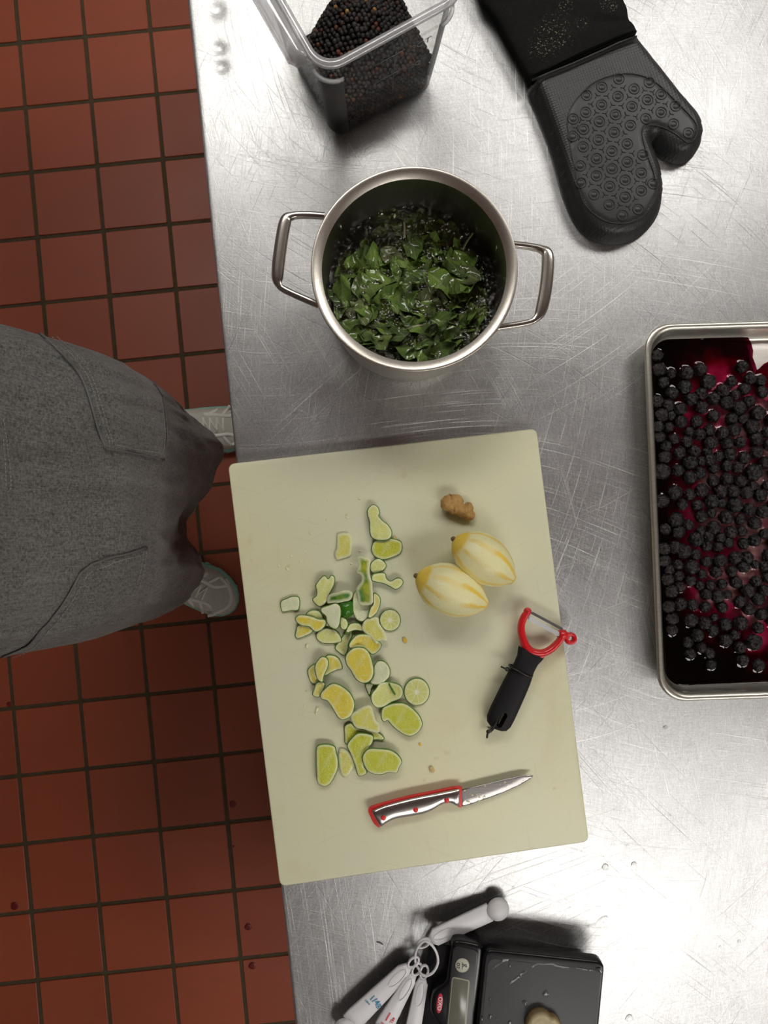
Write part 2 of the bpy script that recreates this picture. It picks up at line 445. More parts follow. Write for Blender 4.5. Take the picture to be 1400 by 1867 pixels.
def mat_silicone(pattern=True):
    s = NM('black_silicone_texture' if pattern else 'black_silicone'); co = s.coord()
    h = s.noise(co, 500, 2)
    if pattern:
        v = s.mapping(co, (1, 1, 1), (0, 0, .45))
        w1 = s.n('TexWave', bands_direction='X', Scale=95.0); w2 = s.n('TexWave', bands_direction='Y', Scale=95.0)
        v2 = s.mapping(v, (1, 1, 1), (0, 0, .785)); s.set(w1.inputs['Vector'], v2); s.set(w2.inputs['Vector'], v2)
        h = s.math('MULTIPLY', w1.outputs[0], w2.outputs[0])
    s.bs(color=s.mix(s.noise(co, 20, 3), (.015, .015, .015), (.026, .026, .027)), rough=.42, spec=.42, normal=s.bump(h, .35 if pattern else .06, .0006)); return s.m
SILP = mat_silicone(True); SIL = mat_silicone(False)
def mat_cuff():
    s = NM('black_cotton_cuff'); co = s.coord()
    d = s.ramp(s.noise(co, 420, 3, .8), [(.60, 0), (.70, 1)])
    c0 = P(1010, 62, T + .03); c1 = P(1028, 12, T + .03)
    geo = s.n('NewGeometry').outputs['Position']
    g = None
    for c, rx in ((c0, .020), (P(990, 85, T + .03), .016), (c1, .010), (P(1110, 10, T + .03), .010), (P(1060, 45, T + .03), .008)):
        vm = s.n('VectorMath', operation='DISTANCE'); s.set(vm.inputs[0], geo); vm.inputs[1].default_value = c
        k = s.math('MAXIMUM', s.math('SUBTRACT', 1.0, s.math('DIVIDE', vm.outputs['Value'], rx * 1.4)), 0.0)
        g = k if g is None else s.math('MAXIMUM', g, k)
    m_ = s.math('MINIMUM', s.math('MULTIPLY', s.math('MULTIPLY', d, g), 3.0), .9)
    s.bs(color=s.mix(m_, s.mix(s.noise(co, 300, 3), (.006, .006, .006), (.016, .016, .015)), (.42, .38, .24)), rough=.95, spec=.1, normal=s.bump(s.noise(co, 700, 2), .3, .0006)); return s.m
CUFF = mat_cuff()

def mat_berry():
    s = NM('dark_berry_skin'); co = s.coord(); oi = s.n('ObjectInfo')
    a = s.mix(oi.outputs['Random'], (.005, .004, .0045), (.011, .005, .006))
    a = s.mix(s.math('MULTIPLY', s.ramp(s.noise(co, 1.8, 3), [(.45, 0), (.7, 1)]), .7), a, (.034, .030, .031))  # grey noise patches paint highlights into the berry colour
    s.bs(color=a, rough=.38, spec=.33, normal=s.bump(s.noise(s.n('NewGeometry').outputs['Position'], 420, 3, .6), .8, .0012)); return s.m
BERRY = mat_berry()
def mat_leaf(name='wilted_leaf', k=1.0):
    s = NM(name); co = s.coord(); oi = s.n('ObjectInfo')
    uv = s.n('UVMap').outputs[0]; sx = s.n('SeparateXYZ'); s.set(sx.inputs[0], uv)
    a = s.ramp(oi.outputs['Random'], [(0, (.06, .10, .022)), (.35, (.11, .20, .028)), (.7, (.21, .35, .045)), (.9, (.15, .17, .07)), (1, (.26, .30, .12))])
    # veins : v along, u across (0 at midrib)
    ua = s.math('ABSOLUTE', sx.outputs[0])
    wv = s.math('SINE', s.math('MULTIPLY', s.math('SUBTRACT', sx.outputs[1], s.math('MULTIPLY', ua, .6)), 46.0))
    vein = s.ramp(wv, [(.80, 0), (.98, 1)])
    mid = s.ramp(ua, [(.02, 1), (.05, 0)])
    f = s.math('MAXIMUM', s.math('MULTIPLY', vein, .35), s.math('MULTIPLY', mid, .6))
    a = s.mix(f, a, (.30, .38, .14))
    a = s.mix(s.math('MULTIPLY', s.ramp(s.noise(co, 60, 3), [(.5, 0), (.7, 1)]), .45), a, (.035, .050, .018))
    s.bs(color=a, rough=.33, spec=.4, coat=.8, coatr=.10, normal=s.bump(s.math('SUBTRACT', s.noise(co, 140, 2), s.math('MULTIPLY', vein, .4)), .6, .002)); return s.m
LEAF = mat_leaf()
STALK = plain('pale_stalk', (.34, .33, .17), .35, 0, .3, 80, coat=.4)

def mat_lime(name, flesh1, flesh2, wheel=False, pith=(.74, .76, .48), rindw=.0004, pithw=.0019, rindup=False, dots=.5):
    s = NM(name); co = s.coord()
    sx = s.n('SeparateXYZ'); s.set(sx.inputs[0], s.n('UVMap').outputs[0])
    d = s.math('ADD', sx.outputs[0], s.math('MULTIPLY_ADD', s.noise(co, 260, 2), .0012, -.0006))
    fl = s.mix(s.noise(co, 90, 3), flesh1, flesh2)
    px = s.n('SeparateXYZ'); s.set(px.inputs[0], co)
    ang = s.math('ARCTAN2', s.math('ADD', px.outputs[1], 0.0 if wheel else .013), s.math('ADD', px.outputs[0], 0.0 if wheel else .009))
    if rindup:
        fl = s.mix(s.ramp(s.noise(co, 55, 2), [(.42, 0), (.62, 1)]), (.05, .17, .008), (.34, .38, .012))
    else:
        ves = s.n('TexVoronoi', Scale=480.0); s.set(ves.inputs['Vector'], co)
        fl = s.mix(s.math('MULTIPLY', s.ramp(ves.outputs[0], [(0, 1), (.4, 0)]), dots), fl, (.80, .82, .50))
        seg = s.math('ABSOLUTE', s.math('SINE', s.math('MULTIPLY', ang, 4.5 if wheel else 3.0)))
        r = s.math('SQRT', s.math('ADD', s.math('MULTIPLY', px.outputs[0], px.outputs[0]), s.math('MULTIPLY', px.outputs[1], px.outputs[1])))
        lw = s.math('MULTIPLY', seg, r)
        fl = s.mix(s.math('MULTIPLY', s.ramp(lw, [(0, 1), (.0007 if wheel else .0005, 0)]), .7 if wheel else .2), fl, (.72, .74, .48))
        if wheel: fl = s.mix(s.ramp(r, [(.0009, 1), (.0019, 0)]), fl, (.82, .84, .68))
    a = s.mix(s.ramp(d, [(pithw * .75, 1), (pithw * 1.25, 0)]), fl, pith)
    if not rindup: a = s.mix(s.math('LESS_THAN', sx.outputs[0], .00045 if rindw >= 0 else -5.0), a, (.10, .22, .022))
    else: a = s.mix(s.math('LESS_THAN', sx.outputs[0], -.02), a, (.70, .74, .50))
    s.bs(color=a, rough=.22, spec=.6, sss=.0, normal=s.bump(s.noise(co, 420, 3, .7), .8, .0012)); return s.m
L_GREEN = mat_lime('lime_green_flesh', (.44, .50, .015), (.60, .60, .06), dots=.35)
L_YELLOW = mat_lime('lime_yellow_flesh', (.60, .50, .02), (.74, .62, .08), dots=.4)
L_PALE = mat_lime('lime_pale_flesh', (.56, .60, .12), (.72, .73, .30), dots=.6)
L_WHEEL = mat_lime('lime_wheel', (.54, .57, .10), (.66, .68, .26), True, dots=.4)
L_RINDLESS = mat_lime('lime_flesh_only', (.58, .57, .07), (.68, .64, .16), rindw=-.02, pithw=.0007, dots=.5)
L_PITH = mat_lime('lime_pith', (.58, .62, .34), (.74, .76, .56), pithw=.002, dots=.2)
L_RIND = mat_lime('lime_rind', None or (.1, .2, .02), (.1, .2, .02), rindup=True, pithw=.0005, rindw=.0)
def mat_darkrind():
    s = NM('dark_lime_rind'); co = s.coord()
    s.bs(color=s.mix(s.noise(co, 60, 3), (.020, .11, .006), (.06, .22, .014)), rough=.22, normal=s.bump(s.noise(co, 500, 2), .4, .001)); return s.m
L_DARK = mat_darkrind()

def mat_lemon():
    s = NM('peeled_lemon'); co = s.coord()
    sx = s.n('SeparateXYZ'); s.set(sx.inputs[0], s.n('UVMap').outputs[0])   # u = angle 0..1, v = along 0..1
    wob = s.math('MULTIPLY_ADD', s.noise(co, 22, 3), .09, -.045)
    a = s.math('ADD', sx.outputs[0], wob)
    band = s.math('MULTIPLY_ADD', s.math('SINE', s.math('MULTIPLY', a, 2 * PI * 9)), .5, .5)
    st = s.ramp(band, [(.55, 0), (.97, 1)])
    st = s.math('MULTIPLY', st, s.ramp(s.noise(co, 24, 3), [(.30, 0), (.55, 1)]))
    ends = s.ramp(s.math('ADD', sx.outputs[1], s.math('MULTIPLY', wob, .6)), [(.10, 1), (.15, 0), (.955, 0), (.98, 1)])
    st = s.math('MAXIMUM', st, ends)
    pith = s.mix(s.noise(co, 35, 3), (.80, .75, .36), (.85, .81, .50))
    dots = s.n('TexVoronoi', Scale=330.0); s.set(dots.inputs['Vector'], co)
    pith = s.mix(s.math('MULTIPLY', s.ramp(dots.outputs[0], [(.10, 1), (.22, 0)]), .30), pith, (.50, .44, .15))
    col = s.mix(s.math('MULTIPLY', st, .85), pith, s.mix(s.noise(co, 40, 2), (.82, .50, .01), (.80, .60, .04)))
    s.bs(color=col, rough=.42, spec=.4, sss=.08, normal=s.bump(s.math('SUBTRACT', s.noise(co, 300, 3), s.math('MULTIPLY', st, -.6)), .3, .0012))
    s.b.inputs['Subsurface Radius'].default_value = (.004, .003, .001); return s.m
LEMON = mat_lemon()
STEMM = plain('stem_brown', (.16, .10, .04), .8, 0, .4, 300, .5, 500)
def mat_ginger():
    s = NM('ginger_skin'); co = s.coord()
    a = s.mix(s.noise(co, 120, 4, .6), (.22, .10, .022), (.66, .40, .13))
    a = s.mix(s.ramp(s.noise(s.mapping(co, (260, 60, 100)), 1, 3), [(.56, 0), (.66, 1)]), a, (.14, .07, .02))
    s.bs(color=a, rough=.7, normal=s.bump(s.noise(co, 220, 4), .8, .002)); return s.m
GINGER = mat_ginger()
RED = plain('red_plastic', (.62, .012, .018), .28, coat=.3)
REDK = plain('red_liner', (.70, .035, .03), .4)
BLK = plain('black_grip', (.008, .008, .009), .6, 0, .1, 50, .15, 500, spec=.25)
BLKTIE = plain('black_tie', (.009, .009, .01), .35)
BLADE = mat_brushed('knife_blade_steel', (.36, .34, .33), .34, (20, 300, 20))
SCALEM = plain('knife_scale_steel', (.62, .60, .57), .24, 1, .05)
RAZOR = plain('peeler_blade_steel', (.26, .26, .26), .4, 1, .1)
WHITEP = plain('white_plastic', (.66, .65, .67), .42, 0, .05, 20)
WHITED = plain('white_plastic_bowl', (.62, .61, .62), .45, 0, .05, 20)
GLOSSB = plain('glossy_black_plastic', (.006, .006, .007), .25, 0, .1, 30, spec=.35)
PLATE = plain('grey_black_platform', (.062, .063, .065), .5, 0, .15, 30, .06, 600, spec=.3)
BEZEL = plain('black_bezel', (.012, .012, .013), .4)
LCD = plain('unlit_lcd', (.145, .145, .115), .25, 0, .12, 60)
LCDF = plain('lcd_frame', (.33, .31, .24), .5)
BTN = plain('grey_button', (.42, .42, .35), .5)
INKD = plain('dark_print', (.03, .03, .03), .6)
INKW = plain('white_print', (.75, .72, .70), .6)
LOGOR = plain('red_badge', (.55, .03, .06), .4)
INKB = plain('blue_print', (.03, .28, .45), .6); INKR = plain('red_print', (.72, .04, .06), .6); INKY = plain('amber_print', (.75, .36, .03), .6)
SHOE = plain('white_knit_upper', (.60, .57, .50), .8, 0, .12, 90, .5, 900)
SHOEO = plain('white_shoe_overlay', (.86, .84, .77), .55, 0, .05, 60)
SOLE = plain('mint_sole', (.26, .56, .44), .6, 0, .08, 60)
LACE = plain('shoe_lace', (.88, .86, .78), .8)
SKIN = plain('skin', (.50, .29, .20), .55, 0, .06, 40); HAIR = plain('dark_hair', (.03, .02, .015), .5, 0, .3, 200, .5, 400)
SHIRT = plain('black_tee', (.02, .02, .022), .9, 0, .2, 100); TROUS = plain('black_trousers', (.015, .015, .017), .9, 0, .2, 100)
EYEW = plain('eye_white', (.8, .8, .78), .3); LIP = plain('lips', (.40, .15, .12), .5)
PAINT = plain('wall_paint', (.36, .36, .36), .8, 0, .05, 3); CEIL = plain('ceiling_tile', (.50, .50, .50), .9, 0, .05, 6)
FIXT = plain('fixture_white', (.8, .8, .8), .5)
def mat_emit():
    s = NM('lit_diffuser'); s.bs(color=(.9, .9, .9), emis=(1.0, .975, .925), emiss=LAMP); return s.m
LIT = mat_emit()
def mat_pepper():
    s = NM('peppercorn'); co = s.coord(); uv = s.n('UVMap'); sx = s.n('SeparateXYZ'); s.set(sx.inputs[0], uv.outputs[0])
    a = s.ramp(sx.outputs[0], [(0, (.012, .012, .013)), (.55, (.032, .026, .025)), (.78, (.062, .028, .020)), (.93, (.14, .048, .022)), (.99, (.38, .20, .06))])
    s.bs(color=a, rough=.45, spec=.45, normal=s.bump(s.noise(co, 900, 3, .7), .8, .001)); return s.m
PEPPER = mat_pepper()

# ------------------------------------------------------------------ room shell
def box(name, x0, x1, y0, y1, z0, z1, m, parent=None, kind=None, bev=0):
    bm = bmesh.new(); bmesh.ops.create_cube(bm, size=1)
    for v in bm.verts: v.co = Vector(((x0 + x1) / 2 + v.co.x * (x1 - x0), (y0 + y1) / 2 + v.co.y * (y1 - y0), (z0 + z1) / 2 + v.co.z * (z1 - z0)))
    if bev: bmesh.ops.bevel(bm, geom=bm.edges[:], offset=bev, segments=2, affect='EDGES')
    o = bmobj(name, bm, m, parent, False)
    if kind: o['kind'] = kind
    return o
RX0, RX1, RY0, RY1, RZ = -2.4, 3.2, -3.2, 3.2, 2.75
floor = box('floor', RX0, RX1, RY0, RY1, -.10, -.0025, GROUT, kind='structure')
box('ceiling', RX0, RX1, RY0, RY1, RZ, RZ + .1, CEIL, kind='structure')
box('wall_left', RX0 - .1, RX0, RY0, RY1, -.1, RZ, PAINT, kind='structure')
box('wall_right', RX1, RX1 + .1, RY0, RY1, -.1, RZ, PAINT, kind='structure')
box('wall_front', RX0, RX1, RY0 - .1, RY0, -.1, RZ, PAINT, kind='structure')
box('wall_back', RX0, RX1, RY1, RY1 + .1, -.1, RZ, PAINT, kind='structure')
# floor tiles : square lattice measured from the joints
GX, GY, GA, GP = -.87765, 1.19167, .1028, .16017
ts = .1515
def tile_mesh(seed):
    rnd = random.Random(seed); o = rrect(ts, ts, .0025, 1)
    vs, fs = [], []
    lev = [(0, -.008), (0, -.0012), (.0014, 0)]
    for ins_, z in lev: vs += [(p[0], p[1], z) for p in inset(o, ins_)]
    N = len(o)
    for j in range(2):
        for i in range(N): a = j * N + i; b = j * N + (i + 1) % N; fs.append((a, b, b + N, a + N))
    fs.append(tuple(range(2 * N, 3 * N)))
    me = bpy.data.meshes.new('tile'); me.from_pydata(vs, [], fs); me.materials.append(TILE); return me
tm = tile_mesh(1)
rest_v, rest_f = [], []
rnd = random.Random(4)
ca, sa = math.cos(GA), math.sin(GA)
for c in range(-16, 32):
    for r in range(-16, 32):
        u, v = (c + .5) * GP, -(r + .5) * GP
        x = GX + ca * u - sa * v; y = GY + sa * u + ca * v
        if not (RX0 + .12 < x < RX1 - .12 and RY0 + .12 < y < RY1 - .12): continue
        dz = rnd.uniform(-.0004, .0006); dr = rnd.uniform(-.003, .003)
        if -1.15 < x < .05 and -1.45 < y < 1.45:
            o = link('tile', tm, floor); o.location = (x + rnd.uniform(-.0006, .0006), y + rnd.uniform(-.0006, .0006), dz); o.rotation_euler.z = GA + dr
        else:
            n0 = len(rest_v); M = Matrix.Translation((x, y, dz)) @ Matrix.Rotation(GA, 4, 'Z')
            rest_v += [M @ vv.co for vv in tm.vertices]; rest_f += [[n0 + i for i in p.vertices] for p in tm.polygons]
o = mesh('tile_field', rest_v, rest_f, TILE, floor, False); o['kind'] = 'stuff'
# ceiling lights
for i, (lx, ly) in enumerate(LAMPS):
    wh = ['over the peppercorn end of the table', 'over the far side near the oven mitt', 'over the measuring spoon end of the table', 'over the far corner beyond the scale'][i]
    t = empty('ceiling_light', (lx, ly, RZ), 'white framed rectangular ceiling light panel ' + wh, 'ceiling light', 'ceiling light panels')
    o = rrect(1.24, .64, .01, 2, lx, ly); inn = rrect(1.18, .58, .01, 2, lx, ly)
    rings_mesh('frame', [[(p[0], p[1], z) for p in q] for q, z in ((o, RZ), (o, RZ - .03), (inn, RZ - .03), (inn, RZ - .012))], FIXT, t, smooth=False)
    box('diffuser', lx - .59, lx + .59, ly - .29, ly + .29, RZ - .02, RZ - .012, LIT, t)

# ------------------------------------------------------------------ steel table
E0, E1 = P(341, 0, T), P(538, 1867, T)
ed = (E1 - E0).normalized(); en = Vector((-ed.y, ed.x, 0))      # en points to the right (+x)
if en.x < 0: en = -en
A0 = E0 - ed * .55; LEN = 2.35; DEP = .95
t = empty('prep_table', (A0 + ed * LEN / 2 + en * DEP / 2) * 1.0, None)
t.location.z = 0
tag(t, 'scratched stainless steel prep table carrying everything but the person', 'table')
corners = [A0, A0 + ed * LEN, A0 + ed * LEN + en * DEP, A0 + en * DEP]
def side_sections():
    # rolled edge profile offset outward, z
    return [(-.004, T - .045), (-.0005, T - .045), (0, T - .042), (0, T - .004), (-.0012, T - .0012), (-.004, T)]
cc = ccw([c.xy for c in corners])
rings = [[(p[0], p[1], z) for p in inset(cc, -off)] for off, z in side_sections()]
vs = [p for r_ in rings for p in r_]; fs = []
for j in range(len(rings) - 1):
    for i in range(4): a = j * 4 + i; b = j * 4 + (i + 1) % 4; fs.append((a, b, b + 4, a + 4))
# subdivided top with dents near the left edge
L0 = (len(rings) - 1) * 4
dents = [(P(396, 18), .0105, .0026), (P(400, 88), .0085, .0022), (P(404, 122), .0085, .0022), (P(690, 1664), .010, .0005), (P(482, 372), .012, .0006)]
def dentz(x, y): return -sum(a * math.exp(-((x - c.x) ** 2 + (y - c.y) ** 2) / (r_ * r_)) for c, r_, a in dents)
bx0, by0, bx1, by1 = P(352, 165).x, P(352, 165).y, P(440, -25).x, P(440, -25).y
hole = [Vector((bx0 + .012, by0)), Vector((bx1, by0)), Vector((bx1, by1)), Vector((bx0 + .012, by1))]
# top: n-gon ring with a window for the dented patch (bridged quads), patch as fine grid
tl = [Vector(vs[L0 + i][:2]) for i in range(4)]
q = []
for i in range(4): q.append(vs[L0 + i])
hq = []
for h_ in hole: hq.append(len(vs)); vs.append((h_.x, h_.y, T))
allp = tl + hole
vo, eo, fo, ov, oe, of = delaunay_2d_cdt(allp, [(0, 1), (1, 2), (2, 3), (3, 0), (4, 5), (5, 6), (6, 7), (7, 4)], [], 1, 1e-7)
mp = {}
for k, l in enumerate(ov):
    for qq in l: mp[k] = (L0 + qq) if qq < 4 else hq[qq - 4]
cxh = sum((h_.x for h_ in hole)) / 4; cyh = sum((h_.y for h_ in hole)) / 4
for f in fo:
    mx_ = sum(vo[i].x for i in f) / 3; my_ = sum(vo[i].y for i in f) / 3
    if hole[0].x < mx_ < hole[1].x and hole[0].y < my_ < hole[2].y: continue
    a, b, c_ = [vo[i] for i in f[:3]]
    s_ = (b.x - a.x) * (c_.y - a.y) - (b.y - a.y) * (c_.x - a.x)
    fs.append(tuple(mp[i] for i in (f if s_ > 0 else f[::-1])))
NG, MG = 44, 80
g0 = len(vs)
for j in range(MG + 1):
    for i in range(NG + 1):
        x = hole[0].x + (hole[1].x - hole[0].x) * i / NG; y = hole[0].y + (hole[2].y - hole[0].y) * j / MG
        e_ = min(i, NG - i, j, MG - j) / 3
        vs.append((x, y, T + dentz(x, y) * min(1, e_)))
for j in range(MG):
    for i in range(NG):
        a = g0 + j * (NG + 1) + i; fs.append((a, a + 1, a + NG + 2, a + NG + 1))
ttop = autosmooth(mesh('tabletop', vs, fs, STEEL, t, True), 50)
for sx_, sy_ in ((.06, .06), (.06, LEN - .06), (DEP - .06, .06), (DEP - .06, LEN - .06)):
    p = A0 + en * sx_ + ed * sy_
    lathe('leg', [(.0, .0), (.018, .0), (.021, .03), (.021, T - .05), (0, T - .05)], (p.x, p.y), SCALEM, t, 20)

# ------------------------------------------------------------------ cutting board
BT = T + .0127
q = [P(x, y, BT) for x, y in ((415, 846), (978, 781), (1074, 1535), (510, 1617))]
def roundpoly(q, r, n=5):
    out = []; N = len(q)
    for i in range(N):
        a, b, c = Vector(q[i - 1][:2]), Vector(q[i][:2]), Vector(q[(i + 1) % N][:2])
        u = (a - b).normalized(); v = (c - b).normalized(); h = math.acos(max(-1, min(1, u.dot(v)))) / 2
        d = r / math.tan(h); cen = b + (u + v).normalized() * (r / math.sin(h))
        p1, p2 = b + u * d, b + v * d
        a1 = math.atan2(p1.y - cen.y, p1.x - cen.x); a2 = math.atan2(p2.y - cen.y, p2.x - cen.x); da = (a2 - a1 + PI) % (2 * PI) - PI
        for k in range(n + 1): an = a1 + da * k / n; out.append(cen + Vector((math.cos(an), math.sin(an))) * r)
    return out
bc = sum(q, Vector()) / 4
slab('cutting_board', roundpoly(q, .0075), T + .0002, BT, .0018, BOARD, loc=(bc.x, bc.y, T))
tag(bpy.data.objects['cutting_board'], 'large off-white plastic cutting board overhanging the steel table edge', 'cutting board')

# ------------------------------------------------------------------ pot
PZ = T + .135
pc = P(755.4, 489.6, PZ)
cx, cy = pc.x, pc.y
t = empty('stock_pot', (cx, cy, T), 'open brushed steel pot with two loop handles, full of wilted leaves', 'pot')
RO = .1110
lathe('body', [(0, T + .0005), (.078, T + .0005), (.088, T + .003), (.0955, T + .010), (.099, T + .022), (.1005, T + .05), (.1010, PZ - .014), (.1030, PZ - .006), (.1075, PZ - .002), (RO, PZ - .0014), (RO, PZ - .0004), (RO - .0008, PZ), (.1075, PZ - .0007), (.1030, PZ - .0027), (.0995, PZ - .0050)], (cx, cy), POTM, t, 96)
lathe('inner_wall', [(.0995, PZ - .0050), (.0988, PZ - .010), (.0985, T + .03), (.094, T + .012), (.085, T + .006), (0, T + .006)], (cx, cy), POTIN, t, 96)
def pot_handle(px_pts, pin, zc):
    path = cr([P(x, y, zc) for x, y in px_pts], 5, False)
    return path
HZ = PZ - .030
for nm, pts, riv in (('left', [(592, 394), (560, 392), (532, 394), (520, 406), (511, 455), (506, 500), (508, 518), (522, 530), (580, 556)], [(606, 408), (600, 530)]),
                     ('right', [(925, 445), (962, 449), (987, 455), (998, 468), (996, 515), (988, 560), (978, 580), (960, 589), (906, 598)], [(904, 447), (880, 590)])):
    path = cr([P(x, y, HZ) for x, y in pts], 5, False)
    N = len(path); rr = []; rings = []
    for i, p in enumerate(path):
        a = path[max(0, i - 1)]; b = path[min(N - 1, i + 1)]; tv = (b - a).normalized(); side = Vector((-tv.y, tv.x, 0))
        f = i / (N - 1); bulk = math.exp(-((f - .5) / .22) ** 4)
        wv_ = .0036 + .0036 * bulk; hv = .0040 + .0008 * bulk
        ring = []
        for k in range(12):
            an = 2 * PI * k / 12; c_, s_ = math.cos(an), math.sin(an)
            ring.append(p + side * wv_ * math.copysign(abs(c_) ** .6, c_) + Vector((0, 0, 1)) * hv * math.copysign(abs(s_) ** .6, s_))
        rings.append(ring)
    h = rings_mesh('handle', rings, HANDLE, t, caps=(True, True)); autosmooth(h, 60)
    ends = [path[0], path[-1]]
    for e_ in ends:
        d = Vector((e_.x - cx, e_.y - cy, 0)).normalized()
        for dd, rr_ in ((-.001, .0048),):
            c0 = Vector((cx, cy, HZ)) + d * .0983
            vs_, fs_ = ico(2, rr_); mesh('rivet', [Vector((c0.x, c0.y, c0.z)) + Vector((v.x * (1 - .75 * abs(d.x)), v.y * (1 - .75 * abs(d.y)), v.z)) for v in vs_], fs_, HANDLE, t)
        # mounting plate on the outside
        c1 = Vector((cx, cy, HZ)) + d * .1025; sd = Vector((-d.y, d.x, 0))
        vs_, fs_ = ico(2, 1); mesh('handle_mount', [c1 + d * v.x * .0035 + sd * v.y * .011 + Vector((0, 0, v.z * .011)) for v in vs_], fs_, HANDLE, t)
# broth
LZ = T + .064
rings = []
NR = 30
vs, fs = [(cx, cy, LZ)], []
for j in range(1, NR + 1):
    r_ = .0982 * j / NR
    for i in range(72):
        an = 2 * PI * i / 72; x = cx + r_ * math.cos(an); y = cy + r_ * math.sin(an)
        dz = .0016 * mnoise.noise(Vector((x * 70, y * 70, 1))) + .0010 * mnoise.noise(Vector((x * 160, y * 160, 5)))
        vs.append((x, y, LZ + dz * (1 if j < NR else 0)))
for i in range(72): fs.append((0, 1 + i, 1 + (i + 1) % 72))
for j in range(NR - 1):
    for i in range(72): a = 1 + j * 72 + i; b = 1 + j * 72 + (i + 1) % 72; fs.append((a, a + 72, b + 72, b))
n_s = len(vs)
for zz, rr_ in ((T + .012, .093), (T + .0062, .085)):
    for i in range(72): an = 2 * PI * i / 72; vs.append((cx + rr_ * math.cos(an), cy + rr_ * math.sin(an), zz))
br = mesh('herb_broth', vs, fs, BROTH, None, True, None, (cx, cy, LZ))
tag(br, 'dark greenish brown liquid the leaves float in inside the pot', 'liquid')
# leaves
def leaf_mesh(seed):
    rn = random.Random(seed); NU, NV = 5, 12; L = 1.0; W = rn.uniform(.19, .30); vs, fs, uv = [], [], []
    bend = rn.uniform(-.8, .8); fold = rn.uniform(-.25, .7); tw = rn.uniform(-.7, .7); ph = rn.uniform(0, 6)
    for j in range(NV + 1):
        v = j / NV; wd = W * (math.sin(PI * v ** .75) ** .8 if 0 < v < 1 else 0.01) + .006
        yy = (v - .5); zz = bend * (v - .5) ** 2
        for i in range(-NU, NU + 1):
            u = i / NU; ser = 1 + (.05 * math.sin(v * 60) if abs(i) == NU else 0)
            x = u * wd * ser; z = zz + abs(x) * fold + .075 * math.sin(v * 13 + ph + u * 3) * abs(u) + .05 * mnoise.noise(Vector((u * 1.5, v * 5, ph))) + x * tw * (v - .5) * 1.5
            vs.append((x, yy, z)); uv.append((u * .5, v))
    W_ = 2 * NU + 1
    for j in range(NV):
        for i in range(2 * NU): a = j * W_ + i; fs.append((a, a + 1, a + 1 + W_, a + W_))
    o = mesh('leaf', vs, fs, LEAF, None, True, uv); me = o.data; bpy.data.objects.remove(o); return me
LM = [leaf_mesh(i) for i in range(9)]
rn = random.Random(11)
def add_leaf(x, y, z, L, rz, tilt, me, label='wilted dark green herb leaf floating among others in the pot', grp='herb leaves in the pot'):
    o = link('herb_leaf', me); o.location = (x, y, z); o.scale = (L, L, L); o.rotation_euler = (tilt[0], tilt[1], rz)
    tag(o, label, 'leaf', grp); return o
LD = LZ - .0030
special = [(702, 397, 58, 1.75, 'flat wilted leaf at the top of the pot, stem pointing left', .0),
           (768, 396, 62, 1.45, 'broad leaf at the top edge of the pot, just under the surface', .0),
           (845, 465, 62, .6, 'leaf with a long stem near the right wall of the pot', .001),
           (722, 495, 48, 3.2, 'bright green pointed leaf in the centre of the pot', .004),
           (617, 545, 50, .9, 'crumpled bright green leaf at the left side of the pot', .002),
           (755, 595, 66, 1.75, 'long pale grey green leaf lying across the lower middle of the pot', .004)]
for x, y, Lp, rz, lab, dz in special:
    p = P(x, y, LD); add_leaf(p.x, p.y, LD + dz, Lp / 1575 * 1.05, rz, (rn.uniform(-.1, .1), rn.uniform(-.15, .15)), LM[rn.randrange(9)], lab)
cnt = 0; tries = 0; pts_ = []
ctr = P(752, 525, LD)
while cnt < 270 and tries < 9000:
    tries += 1
    an = rn.uniform(0, 2 * PI); r_ = .083 * math.sqrt(rn.random()); x = cx + r_ * math.cos(an); y = cy + r_ * math.sin(an)
    # dark open liquid at the upper left and right rims
    dx, dy = x - ctr.x, y - ctr.y
    ang = math.atan2(dy, dx)
    if r_ > .076 and (2.0 < ang < 2.8 or 0 < ang < 1.1): continue
    if min([math.hypot(x - a, y - b) for a, b in pts_] + [1]) < .006: continue
    pts_.append((x, y)); cnt += 1
    dep = rn.random() ** 1.5 * .012; up = dy > .045
    z = LD - dep - (.006 if up else 0) + (.0045 if rn.random() < .45 and not up else 0)
    Lf = rn.uniform(.034, .054); rzz = rn.uniform(0, 6.28)
    if r_ + Lf * .5 > .089: rzz = ang + rn.uniform(-.35, .35); Lf = min(Lf, 2 * math.sqrt(max(1e-5, .090 ** 2 - r_ ** 2)) * .85)
    add_leaf(x, y, z, Lf, rzz, (rn.uniform(-.35, .35), rn.uniform(-.45, .45)), LM[rn.randrange(9)])
# a few pale stalks
for i, (pp, lab) in enumerate([([(735, 602), (755, 597), (778, 590)], 'pale cut stalk in the lower middle of the pot'), ([(862, 425), (850, 442), (842, 460)], 'thin curved stalk near the right wall of the pot'), ([(736, 404), (737, 415), (737, 432)], 'thin upright stalk near the top of the pot')]):
    path = cr([P(x, y, LD + .003) for x, y in pp], 4, False)
    c0 = path[len(path) // 2]
    o = tube('herb_stalk', path, .0013 if i else .0022, STALK, n=7, loc=c0); tag(o, lab, 'stalk', 'stalks in the pot')

